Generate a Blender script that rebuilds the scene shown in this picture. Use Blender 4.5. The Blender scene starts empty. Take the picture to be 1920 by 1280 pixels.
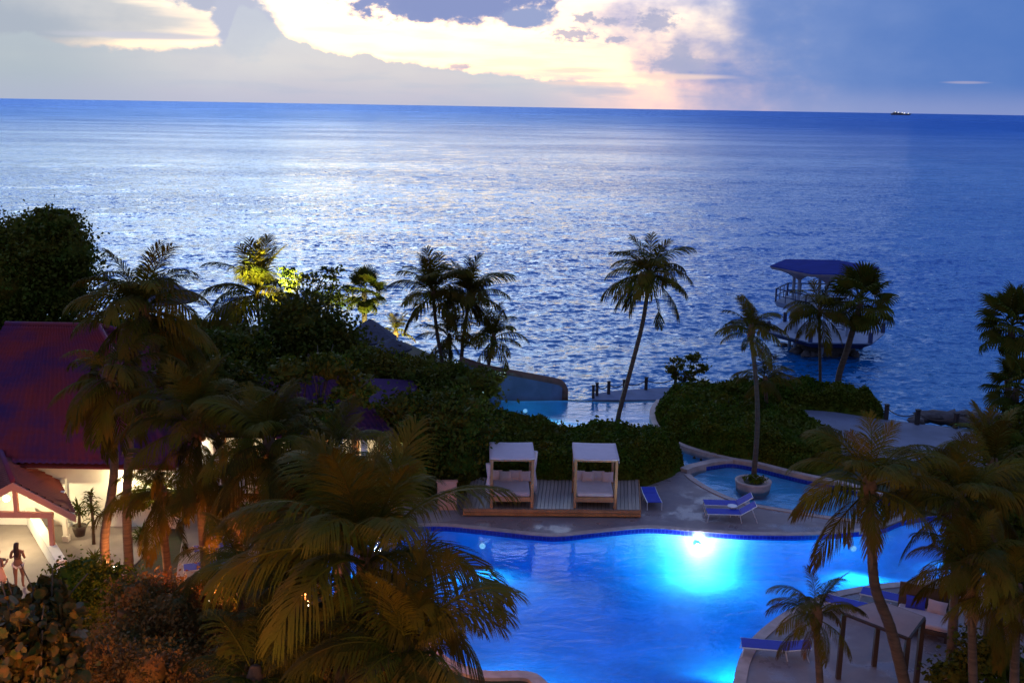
import bpy, bmesh, math, random
import numpy as np
from mathutils import Vector, Matrix
from mathutils import noise as mnoise
from mathutils.geometry import delaunay_2d_cdt
R = math.radians
rnd = random.Random(7)
nr = np.random.default_rng(7)
sc = bpy.context.scene
COL = sc.collection

# ------------------------------------------------------------------ camera
CAMZ = 16.0
FPX = 2000.0
PITCH = math.atan(440 / FPX)
ROLL = R(0.95)
_f = Vector((0, math.cos(PITCH), -math.sin(PITCH)))
_u0 = Vector((0, math.sin(PITCH), math.cos(PITCH)))
_r0 = Vector((1, 0, 0))
_r = _r0 * math.cos(ROLL) + _u0 * math.sin(ROLL)
_u = _u0 * math.cos(ROLL) - _r0 * math.sin(ROLL)
cam_d = bpy.data.cameras.new('camera')
cam = bpy.data.objects.new('camera', cam_d)
COL.objects.link(cam)
cam.matrix_world = Matrix(((_r.x, _u.x, -_f.x, 0), (_r.y, _u.y, -_f.y, 0), (_r.z, _u.z, -_f.z, CAMZ), (0, 0, 0, 1)))
cam_d.sensor_width = 36
cam_d.lens = 36 * FPX / 1920
cam_d.clip_end = 100000
cam_d.dof.use_dof = True
cam_d.dof.focus_distance = 62
cam_d.dof.aperture_fstop = 1.6
sc.camera = cam
CAM = Vector((0, 0, CAMZ))

def ray(px, py):
    return _f * FPX + _r * (px - 960) + _u * (640 - py)
def G(px, py, z=0.0):
    d = ray(px, py)
    return CAM + d * ((z - CAMZ) / d.z)
def A(px, py, Y):
    d = ray(px, py)
    return CAM + d * (Y / d.y)
def sky_uv(px, py):
    d = ray(px, py).normalized()
    return math.degrees(math.atan2(d.x, d.y)), math.degrees(math.asin(d.z))

# ------------------------------------------------------------------ node helpers
class NT:
    def __init__(s, tree):
        s.t = tree; s.n = tree.nodes; s.l = tree.links
    def set(s, sock, v):
        if hasattr(v, 'is_linked') or isinstance(v, bpy.types.NodeSocket): s.l.new(v, sock)
        elif isinstance(v, (tuple, list)) and sock.type == 'RGBA' and len(v) == 3: sock.default_value = (*v, 1)
        else: sock.default_value = v
    def m(s, op, a, b=None, c=None, clamp=False):
        n = s.n.new('ShaderNodeMath'); n.operation = op; n.use_clamp = clamp
        s.set(n.inputs[0], a)
        if b is not None: s.set(n.inputs[1], b)
        if c is not None: s.set(n.inputs[2], c)
        return n.outputs[0]
    def mix(s, f, a, b, bt='MIX'):
        n = s.n.new('ShaderNodeMix'); n.data_type = 'RGBA'; n.blend_type = bt
        s.set(n.inputs[0], f); s.set(n.inputs[6], a); s.set(n.inputs[7], b)
        return n.outputs[2]
    def sm(s, x, a, b, o0=0.0, o1=1.0):
        n = s.n.new('ShaderNodeMapRange'); n.interpolation_type = 'SMOOTHSTEP'
        s.set(n.inputs[0], x)
        for i, v in enumerate((a, b, o0, o1)): s.set(n.inputs[i + 1], v)
        return n.outputs[0]
    def noise(s, vec, scale, detail=4, rough=.5, out=0, dist=0):
        n = s.n.new('ShaderNodeTexNoise')
        if vec is not None: s.l.new(vec, n.inputs['Vector'])
        n.inputs['Scale'].default_value = scale; n.inputs['Detail'].default_value = detail
        n.inputs['Roughness'].default_value = rough; n.inputs['Distortion'].default_value = dist
        return n.outputs[out]
    def ramp(s, f, stops, interp='EASE'):
        n = s.n.new('ShaderNodeValToRGB'); n.color_ramp.interpolation = interp
        cr = n.color_ramp
        while len(cr.elements) < len(stops): cr.elements.new(0.5)
        for e, (p, c) in zip(cr.elements, stops):
            e.position = p; e.color = (*c, 1)
        s.set(n.inputs[0], f)
        return n.outputs[0]
    def comb(s, x, y, z):
        n = s.n.new('ShaderNodeCombineXYZ')
        for i, v in enumerate((x, y, z)): s.set(n.inputs[i], v)
        return n.outputs[0]
    def sep(s, v):
        n = s.n.new('ShaderNodeSeparateXYZ'); s.l.new(v, n.inputs[0]); return n.outputs
    def mapv(s, vec, scale=(1, 1, 1), rot=(0, 0, 0), loc=(0, 0, 0)):
        n = s.n.new('ShaderNodeMapping'); s.l.new(vec, n.inputs[0])
        n.inputs['Scale'].default_value = scale; n.inputs['Rotation'].default_value = rot; n.inputs['Location'].default_value = loc
        return n.outputs[0]

# ------------------------------------------------------------------ world
SUN_AZ, SUN_EL = -5.0, 4.0           # degrees, azimuth from +Y towards +X
w = bpy.data.worlds.new('World'); sc.world = w; w.use_nodes = True
w.node_tree.nodes.clear()
N = NT(w.node_tree)
tc = N.n.new('ShaderNodeTexCoord')
x, y, z = N.sep(tc.outputs['Generated'])
U = N.m('MULTIPLY', N.m('ARCTAN2', x, y), 57.2958)
V = N.m('MULTIPLY', N.m('ARCSINE', z), 57.2958)
sky = N.n.new('ShaderNodeTexSky'); sky.sky_type = 'NISHITA'; sky.sun_disc = False
sky.sun_elevation = R(SUN_EL); sky.sun_rotation = R(SUN_AZ)
# clear evening sky by elevation
EL = 90.0
def el(v): return math.sqrt(max(v, 0) / EL)
VS = N.m('SQRT', N.m('DIVIDE', N.m('MAXIMUM', V, 0.0), EL))
west = N.ramp(VS, [(el(0), (.64, .58, .64)), (el(1.2), (.80, .68, .66)), (el(2.6), (1.0, .88, .70)), (el(5), (1.15, 1.07, .90)),
                   (el(9), (1.35, 1.62, 2.1)), (el(17), (.95, 1.35, 2.3)), (el(25), (.30, .66, 1.6)), (el(35), (.11, .33, 1.1)), (el(60), (.09, .15, .52)), (1, (.07, .12, .42))], 'LINEAR')
east = N.ramp(VS, [(el(0), (.10, .12, .30)), (el(10), (.09, .13, .36)), (el(40), (.08, .13, .42)), (1, (.08, .13, .45))], 'LINEAR')
dotaz = N.m('COSINE', N.m('DIVIDE', N.m('SUBTRACT', U, SUN_AZ), 57.2958))
wf = N.sm(dotaz, 0.25, 0.96)
col = N.mix(wf, east, west)
nis = N.mix(1.0, sky.outputs[0], (.05, .05, .05), 'MULTIPLY')
col = N.mix(1.0, col, nis, 'ADD')
glow = N.m('MULTIPLY', N.sm(dotaz, .93, 1.0), N.m('MULTIPLY', N.sm(V, 6.0, 11.0), N.sm(V, 26.0, 16.0)))
col = N.mix(N.m('MULTIPLY', glow, 1.0), col, (2.7, 2.95, 3.5))
vec1 = N.comb(U, N.m('MULTIPLY', V, 1.6), 0.0)
vec2 = N.comb(N.m('MULTIPLY', U, .35), N.m('MULTIPLY', V, 2.6), 3.0)
nA = N.m('SUBTRACT', N.noise(vec1, .8, 7, .6), .5)          # puffy
nD = N.m('SUBTRACT', N.noise(vec1, 2.2, 6, .62), .5)         # small puffs
nB = N.m('SUBTRACT', N.noise(vec2, .55, 4, .5), .5)         # streaky
nC = N.m('SUBTRACT', N.noise(vec1, .22, 5, .55), .5)        # broad
def blob(col, px, py, rx, ry, colour, soft=.25, k=1.2, noise=None, op=1.0):
    u0, v0 = sky_uv(px, py); k1 = 1 / 36.0
    a = N.m('DIVIDE', N.m('SUBTRACT', U, u0), rx * k1)
    b = N.m('DIVIDE', N.m('SUBTRACT', V, v0), ry * k1)
    d = N.m('SQRT', N.m('ADD', N.m('MULTIPLY', a, a), N.m('MULTIPLY', b, b)))
    d = N.m('MULTIPLY_ADD', nA if noise is None else noise, k, d)
    f = N.sm(d, 1 - soft, 1 + soft, op, 0.0)
    return N.mix(f, col, colour)
# thin warm / pink veils
st = N.sm(nB, -.06, .16, 0.0, .75)
veil = N.m('MULTIPLY', st, N.sm(V, 1.0, 7.0, .9, .12))
col = N.mix(veil, col, (.70, .60, .68))
# broad right side cloud mass, continues upward beyond the frame
col = blob(col, 2000, -560, 800, 700, (.02, .15, .62), .75, 1.5, nC, .95)
col = blob(col, 1880, 40, 480, 330, (.26, .36, .66), .45, 1.4, nC, .9)
col = blob(col, 1800, 80, 290, 150, (.23, .34, .68), .30, 1.4, nA, .75)
col = blob(col, 1760, 110, 330, 150, (.27, .37, .66), .7, .8, nC, .7)
col = blob(col, 2250, 60, 620, 520, (.07, .18, .52), .7, .7, nC, .9)
# soft cloud above the frame
vA = N.sm(N.m('ADD', nC, N.sm(V, 6.0, 16.0, -.25, 0.0)), -.02, .14, 0.0, .6)
col = N.mix(vA, col, (.72, .95, 1.5))
# left grey streaks
col = blob(col, 60, 30, 330, 38, (.56, .60, .66), .35, 1.3, nB, .9)
col = blob(col, -60, 110, 240, 140, (.40, .46, .55), .5, 1.2, nC, .9)
col = blob(col, 290, 68, 130, 6, (.62, .62, .70), .5, .9, nB, .9)
# upper left arm of the cumulus leaning over to the frame top
col = blob(col, 395, -12, 78, 30, (.50, .53, .66), .2, 1.3)
col = blob(col, 462, 52, 58, 52, (.56, .59, .71), .2, 1.1)
col = blob(col, 440, 30, 40, 46, (.53, .56, .69), .2, 1.1)
# bank with a cumulus shoulder
fc = N.n.new('ShaderNodeFloatCurve')
prof = [(-60, 62), (60, 60), (110, 78), (200, 90), (390, 88), (402, 78), (415, 86), (424, 60), (412, 30), (440, -8), (520, -8), (490, 22), (530, 58), (560, 75), (590, 86), (620, 96), (660, 103),
        (690, 92), (712, 108), (780, 116), (870, 131), (960, 139), (1100, 152), (1400, 170), (1900, 200)]
prof = sorted([p for p in prof if p not in [(424, 60), (440, -8), (412, 30), (520, -8)]] + [(430, 60), (445, 8), (470, 14)])
cv = fc.mapping.curves[0]
U0, U1 = -28.0, 28.0
pts = []
for px, py in prof:
    u_, v_ = sky_uv(px, py); pts.append(((u_ - U0) / (U1 - U0), max(0, v_) / 8.0))
while len(cv.points) < len(pts): cv.points.new(.5, .5)
for p, q in zip(cv.points, pts): p.location = q; p.handle_type = 'VECTOR'
fc.mapping.update()
N.set(fc.inputs['Value'], N.m('DIVIDE', N.m('SUBTRACT', U, U0), U1 - U0, clamp=True))
hgt = N.m('MULTIPLY', fc.outputs[0], 8.0)
dd = N.m('SUBTRACT', N.m('MULTIPLY_ADD', nA, .9, hgt), V)
fb = N.m('MULTIPLY', N.sm(dd, -.10, .18), N.sm(U, 0.0, 13.0, .97, 0.0))
bank = N.ramp(N.m('DIVIDE', V, 7.0), [(0, (.50, .56, .66)), (.3, (.66, .68, .71)), (.6, (.63, .67, .74)), (1, (.54, .60, .72))], 'LINEAR')
bank = N.mix(N.sm(nC, -.2, .2, 0, .35), bank, (.48, .51, .64))
bank = N.mix(N.sm(U, -14.0, -25.0, 0.0, .55), bank, (.34, .44, .50))
col = N.mix(fb, col, bank)
# darker cloud at the top centre
col = blob(col, 830, -14, 205, 52, (.30, .35, .60), .16, 1.6)
col = blob(col, 860, -6, 150, 46, (.25, .31, .58), .35, 1.3, op=.8)
col = blob(col, 990, 34, 48, 20, (.33, .39, .63), .25, 1.5)
# little clouds
for (a_, b_, c_, d_, k_) in [(1228, 40, 30, 14, 1.4), (1075, 66, 34, 9, 1.6), (1095, 34, 16, 7, 1.6), (1140, 40, 20, 5, 1.6), (1155, 76, 16, 5, 1.5), (1278, 122, 46, 13, 1.0), (1274, 100, 16, 20, .9), (862, 125, 19, 5, .8)]:
    col = blob(col, a_, b_, c_ * 1.15, d_ * 1.25, (.42, .44, .62), .45, k_ * 2.2, nD, .85)
for (a_, b_, c_, d_) in [(1275, 144, 80, 5), (1105, 157, 70, 3.5), (1080, 132, 60, 5), (1810, 155, 30, 2)]:
    col = blob(col, a_, b_, c_, d_, (.95, .72, .64), .6, .7, nB, .8 if a_ < 1700 else .25)
# air near the horizon and the dark lower half
col = N.mix(N.sm(V, 0.0, 1.6, .35, 0.0), col, (.48, .48, .68))
col = N.mix(N.sm(V, -.4, -2.0), col, (.03, .05, .14))
bg = N.n.new('ShaderNodeBackground'); N.set(bg.inputs[0], col); bg.inputs[1].default_value = 1.0
wo = N.n.new('ShaderNodeOutputWorld'); N.l.new(bg.outputs[0], wo.inputs[0])
w.cycles.sampling_method = 'MANUAL'; w.cycles.sample_map_resolution = 1024

sun_d = bpy.data.lights.new('sun', 'SUN'); sun_d.energy = .06; sun_d.angle = R(50); sun_d.color = (1, .80, .62)
sun = bpy.data.objects.new('sun', sun_d); COL.objects.link(sun)
sd = Vector((math.sin(R(SUN_AZ)) * math.cos(R(SUN_EL)), math.cos(R(SUN_AZ)) * math.cos(R(SUN_EL)), math.sin(R(SUN_EL))))
sun.rotation_euler = sd.to_track_quat('Z', 'Y').to_euler()

sc.view_settings.view_transform = 'Standard'; sc.view_settings.look = 'None'
sc.view_settings.exposure = 0.0; sc.view_settings.gamma = 1.0
sc.render.engine = 'CYCLES'
cy = sc.cycles
cy.use_denoising = True
try: cy.denoiser = 'OPENIMAGEDENOISE'
except Exception: pass
cy.max_bounces = 6; cy.diffuse_bounces = 2; cy.glossy_bounces = 3; cy.transmission_bounces = 4; cy.transparent_max_bounces = 8
cy.sample_clamp_indirect = 4.0
cy.volume_bounces = 0

# ------------------------------------------------------------------ materials
def new_mat(name):
    m = bpy.data.materials.new(name); m.use_nodes = True; m.node_tree.nodes.clear()
    n = NT(m.node_tree)
    out = n.n.new('ShaderNodeOutputMaterial')
    return m, n, out
def pbr(name, col, rough=.7, var=.25, scale=3.0, bump=.0, bscale=20.0, metal=0, spec=.4, objvar=0.0, col2=None, stretch=(1, 1, 1), trans=0.0, sheen=0):
    m, n, out = new_mat(name)
    t = n.n.new('ShaderNodeTexCoord')
    vec = n.mapv(t.outputs['Object'], stretch)
    f = n.noise(vec, scale, 5, .6)
    c2 = col2 if col2 else tuple(c * (1 - var) for c in col)
    c = n.mix(n.sm(f, .3, .7), col, c2)
    if objvar:
        oi = n.n.new('ShaderNodeObjectInfo')
        k = n.m('MULTIPLY_ADD', oi.outputs['Random'], objvar * 2, 1 - objvar)
        c = n.mix(1.0, c, n.comb(k, k, k), 'MULTIPLY')
    b = n.n.new('ShaderNodeBsdfPrincipled')
    n.set(b.inputs['Base Color'], c); b.inputs['Roughness'].default_value = rough
    b.inputs['Metallic'].default_value = metal; b.inputs['Specular IOR Level'].default_value = spec
    if bump:
        bp = n.n.new('ShaderNodeBump'); bp.inputs['Strength'].default_value = .6; bp.inputs['Distance'].default_value = bump
        n.set(bp.inputs['Height'], n.noise(vec, bscale, 4, .6)); n.l.new(bp.outputs[0], b.inputs['Normal'])
    sh = b.outputs[0]
    if trans:
        tr = n.n.new('ShaderNodeBsdfTranslucent'); n.set(tr.inputs[0], c)
        mx = n.n.new('ShaderNodeMixShader'); mx.inputs[0].default_value = trans
        n.l.new(sh, mx.inputs[1]); n.l.new(tr.outputs[0], mx.inputs[2]); sh = mx.outputs[0]
    n.l.new(sh, out.inputs[0])
    return m
def emit(name, col, strength):
    m, n, out = new_mat(name)
    e = n.n.new('ShaderNodeEmission'); e.inputs[0].default_value = (*col, 1); e.inputs[1].default_value = strength
    n.l.new(e.outputs[0], out.inputs[0]); return m

M = {}
M['frond'] = pbr('palm_frond', (.050, .062, .004), .65, 0, 1.2, objvar=.4, col2=(.095, .052, .006), trans=.25, spec=.05)
M['frond_dry'] = pbr('palm_frond_dry', (.16, .09, .035), .7, .4, 2, objvar=.3, trans=.2)
M['fan'] = pbr('fan_leaf', (.040, .058, .006), .6, 0, 1.2, objvar=.3, col2=(.07, .055, .006), trans=.2, spec=.06)
M['leaf'] = pbr('leaf_dark', (.042, .068, .006), .6, 0, .9, objvar=.2, col2=(.085, .068, .008), trans=.2, spec=.06)
M['leaf_hedge'] = pbr('leaf_hedge', (.040, .080, .005), .65, 0, .8, objvar=.2, col2=(.085, .078, .006), trans=.15, spec=.06)
M['leaf_grape'] = pbr('leaf_sea_grape', (.018, .040, .008), .5, 0, 6, col2=(.12, .055, .012), spec=.15, trans=.2)
M['leaf_croton'] = pbr('leaf_croton', (.06, .065, .016), .6, 0, 1.3, col2=(.22, .085, .02), spec=.1, trans=.2)
M['bark'] = pbr('palm_bark', (.10, .065, .045), .9, .45, 2, .02, 6, stretch=(1, 1, 7))
M['bark_tree'] = pbr('tree_bark', (.09, .065, .045), .9, .4, 3, .02, 12, stretch=(1, 1, .3))
M['fibre'] = pbr('palm_fibre', (.13, .065, .03), .9, .5, 8)
M['nut'] = pbr('coconut', (.16, .11, .03), .6, .4, 5)
M['soil'] = pbr('garden_soil', (.035, .03, .02), .95, .4, 1.2, .05, 5, col2=(.02, .035, .012))
M['stone'] = pbr('deck_stone', (.22, .165, .15), .5, .25, .7, .004, 30, col2=(.15, .115, .12))
M['pave'] = pbr('path_stone', (.24, .20, .19), .7, .25, .8, .004, 25)
M['walk'] = pbr('walk_stone', (.15, .16, .22), .7, .3, .6, .004, 25)
M['kerb'] = pbr('coping_stone', (.42, .31, .27), .6, .3, 2.5, .004, 30)
M['wood'] = pbr('deck_wood', (.24, .17, .13), .6, .35, 3, .003, 12, stretch=(4, .5, 1), objvar=.18)
M['teak'] = pbr('teak', (.40, .17, .06), .5, .3, 4, .002, 14, stretch=(1, 1, .4))
M['darkwood'] = pbr('dark_wood', (.05, .028, .018), .5, .3, 4, .002, 14)
M['fabric'] = pbr('cream_fabric', (.52, .43, .46), .9, .08, 3, .003, 8)
M['canvas'] = pbr('tan_canvas', (.34, .23, .22), .9, .12, 3, .003, 8)
M['cushion'] = pbr('cushion', (.44, .33, .33), .95, .1, 3, .004, 7)
M['sling'] = pbr('blue_sling', (.015, .03, .34), .7, .2, 5)
M['metal'] = pbr('white_metal', (.55, .55, .58), .35, .1, 5, metal=.3)
M['white'] = pbr('white_paint', (.78, .76, .70), .7, .08, 1.5, .003, 14)
M['render'] = pbr('wall_render', (.62, .60, .56), .8, .15, 1.5, .004, 16)
M['seawall'] = pbr('seawall_render', (.11, .15, .25), .85, .25, 1.0, .01, 8)
M['cap'] = pbr('wall_cap_stone', (.16, .085, .06), .8, .35, 3, .01, 10)
M['rock'] = pbr('shore_rock', (.10, .08, .08), .9, .5, 1.5, .1, 4)
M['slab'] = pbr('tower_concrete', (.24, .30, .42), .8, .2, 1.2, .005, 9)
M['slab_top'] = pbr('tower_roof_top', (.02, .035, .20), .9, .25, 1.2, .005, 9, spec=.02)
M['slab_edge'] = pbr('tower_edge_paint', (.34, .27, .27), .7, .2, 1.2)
M['rail'] = pbr('rail_paint', (.02, .03, .10), .5, .2, 5)
M['post'] = pbr('post_timber', (.045, .032, .03), .8, .4, 6, .005, 12)
M['rope'] = pbr('rope', (.10, .08, .07), .9, .2, 10)
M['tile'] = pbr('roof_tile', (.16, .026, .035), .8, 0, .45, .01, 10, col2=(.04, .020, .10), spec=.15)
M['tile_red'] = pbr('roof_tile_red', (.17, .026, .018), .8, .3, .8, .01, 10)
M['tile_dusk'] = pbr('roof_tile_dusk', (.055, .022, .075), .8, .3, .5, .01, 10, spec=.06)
M['thatch'] = pbr('thatch', (.085, .085, .12), .95, .35, 4, .03, 14, stretch=(1, 1, 4))
M['salmon'] = pbr('salmon_paint', (.60, .27, .18), .7, .1, 2)
M['yellow'] = pbr('yellow_board', (.80, .60, .16), .6, .05, 2)
M['skin'] = pbr('skin', (.26, .12, .07), .55, .08, 3)
M['hair'] = pbr('hair', (.035, .015, .01), .5, .3, 20)
M['shorts'] = pbr('white_shorts', (.75, .66, .60), .8, .05, 4)
M['dress'] = pbr('peach_dress', (.72, .42, .30), .8, .1, 4)
M['top'] = pbr('brown_top', (.14, .07, .045), .8, .1, 4)
M['terracotta'] = pbr('dark_pot', (.06, .045, .04), .6, .2, 4)
M['ship'] = pbr('ship_hull', (.08, .08, .1), .6, .1, .1)
M['bulb'] = emit('lamp_glow', (1, .80, .50), 14)
M['bulb_cool'] = emit('pool_lamp_glow', (.75, .9, 1), 30)
M['lens_dim'] = emit('pool_lens_glow', (.3, .6, 1), 1.0)
M['shiplight'] = emit('ship_light', (1, .9, .75), 4)

# pool shell: pale blue plaster
M['pool'] = pbr('pool_plaster', (.20, .62, .86), .8, .35, .5)
def wet(m, lo, hi):
    n = NT(m.node_tree); b = [q for q in n.n if q.type == 'BSDF_PRINCIPLED'][0]; t = n.n.new('ShaderNodeTexCoord')
    n.l.new(n.sm(n.noise(t.outputs['Object'], .55, 5, .65), .48, .62, hi, lo), b.inputs['Roughness'])
wet(M['stone'], .16, .62); wet(M['wood'], .3, .65)
def tileband():
    m, n, out = new_mat('pool_tile_band')
    t = n.n.new('ShaderNodeTexCoord')
    br = n.n.new('ShaderNodeTexBrick'); n.l.new(t.outputs['UV'], br.inputs[0])
    br.inputs['Scale'].default_value = 1; br.offset = 0
    br.inputs['Brick Width'].default_value = .15; br.inputs['Row Height'].default_value = .15; br.inputs['Mortar Size'].default_value = .012
    br.inputs['Color1'].default_value = (.006, .008, .16, 1); br.inputs['Color2'].default_value = (.01, .015, .24, 1); br.inputs['Mortar'].default_value = (.03, .05, .30, 1)
    b = n.n.new('ShaderNodeBsdfPrincipled'); n.l.new(br.outputs[0], b.inputs['Base Color']); b.inputs['Roughness'].default_value = .25
    n.l.new(b.outputs[0], out.inputs[0]); return m
M['band'] = tileband()

def pool_water(name, absorb=(0.0, .70, .95), dens=.60, bscale=1.3, bdist=.02):
    m, n, out = new_mat(name)
    t = n.n.new('ShaderNodeTexCoord')
    v = n.mapv(t.outputs['Object'], (1, 1.5, 1))
    h = n.m('ADD', n.noise(v, bscale, 3, .5, dist=.6), n.m('MULTIPLY', n.noise(v, bscale * 5, 2, .5), .15))
    bp = n.n.new('ShaderNodeBump'); bp.inputs['Strength'].default_value = 1; bp.inputs['Distance'].default_value = bdist
    n.l.new(h, bp.inputs['Height'])
    fr = n.n.new('ShaderNodeFresnel'); fr.inputs[0].default_value = 1.33; n.l.new(bp.outputs[0], fr.inputs['Normal'])
    gl = n.n.new('ShaderNodeBsdfGlossy'); gl.inputs['Roughness'].default_value = .03; gl.inputs[0].default_value = (1, 1, 1, 1); n.l.new(bp.outputs[0], gl.inputs['Normal'])
    tr = n.n.new('ShaderNodeBsdfTransparent'); tr.inputs[0].default_value = (1, 1, 1, 1)
    mx = n.n.new('ShaderNodeMixShader'); n.l.new(fr.outputs[0], mx.inputs[0]); n.l.new(tr.outputs[0], mx.inputs[1]); n.l.new(gl.outputs[0], mx.inputs[2])
    n.l.new(mx.outputs[0], out.inputs['Surface'])
    va = n.n.new('ShaderNodeVolumeAbsorption'); va.inputs[0].default_value = (*absorb, 1); va.inputs[1].default_value = dens
    n.l.new(va.outputs[0], out.inputs['Volume'])
    return m
M['water'] = pool_water('pool_water')
M['water2'] = pool_water('upper_pool_water', (.0, .72, .90), .5, 1.0, .05)

def sea_mat():
    m, n, out = new_mat('sea_water')
    g = n.n.new('ShaderNodeNewGeometry'); P = g.outputs['Position']
    px_, py_, pz_ = n.sep(P)
    D = n.m('SQRT', n.m('ADD', n.m('MULTIPLY', px_, px_), n.m('MULTIPLY', py_, py_)))
    v1 = n.mapv(P, (1.5, 2.2, 0), (0, 0, R(14)))
    v2 = n.mapv(P, (.20, .34, 0), (0, 0, R(20)))
    v3 = n.mapv(P, (.006, .014, 0), (0, 0, R(6)))
    big = n.noise(v3, 1.0, 4, .6)
    patch = n.sm(big, .34, .66, .62, 1.40)
    def slope(vec, k, det):
        c = n.noise(vec, 1.0, det, .62, out=1, dist=.3)
        v_ = n.n.new('ShaderNodeVectorMath'); v_.operation = 'SUBTRACT'; n.l.new(c, v_.inputs[0]); v_.inputs[1].default_value = (.5, .5, .5)
        w_ = n.n.new('ShaderNodeVectorMath'); w_.operation = 'MULTIPLY'; n.l.new(v_.outputs[0], w_.inputs[0]); w_.inputs[1].default_value = (k * .7, k, 0)
        return w_.outputs[0]
    ad = n.n.new('ShaderNodeVectorMath'); ad.operation = 'ADD'; n.l.new(slope(v1, 1.75, 7), ad.inputs[0]); n.l.new(slope(v2, .50, 3), ad.inputs[1])
    scl = n.n.new('ShaderNodeVectorMath'); scl.operation = 'SCALE'; n.l.new(ad.outputs[0], scl.inputs[0]); n.l.new(n.m('MULTIPLY', patch, n.sm(D, 90.0, 2200.0, 1.0, 2.8)), scl.inputs['Scale'])
    a2 = n.n.new('ShaderNodeVectorMath'); a2.operation = 'ADD'; n.l.new(scl.outputs[0], a2.inputs[0]); n.l.new(g.outputs['Normal'], a2.inputs[1])
    bp = n.n.new('ShaderNodeVectorMath'); bp.operation = 'NORMALIZE'; n.l.new(a2.outputs[0], bp.inputs[0])
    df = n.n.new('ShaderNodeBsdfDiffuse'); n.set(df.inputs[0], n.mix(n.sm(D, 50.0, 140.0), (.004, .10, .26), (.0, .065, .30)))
    gl = n.n.new('ShaderNodeBsdfGlossy'); n.set(gl.inputs[0], n.mix(n.sm(D, 120.0, 1500.0), (.74, .90, 1.0), (.34, .58, .98)))  # reflected sky tone put into the gloss colour, bluer and darker with distance
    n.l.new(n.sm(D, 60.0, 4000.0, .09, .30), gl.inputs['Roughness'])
    fr = n.n.new('ShaderNodeFresnel'); fr.inputs[0].default_value = 1.46
    for q_ in (df, gl, fr): n.l.new(bp.outputs[0], q_.inputs['Normal'])
    mx = n.n.new('ShaderNodeMixShader'); n.l.new(fr.outputs[0], mx.inputs[0]); n.l.new(df.outputs[0], mx.inputs[1]); n.l.new(gl.outputs[0], mx.inputs[2])
    n.l.new(mx.outputs[0], out.inputs[0]); return m
M['sea'] = sea_mat()

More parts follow.
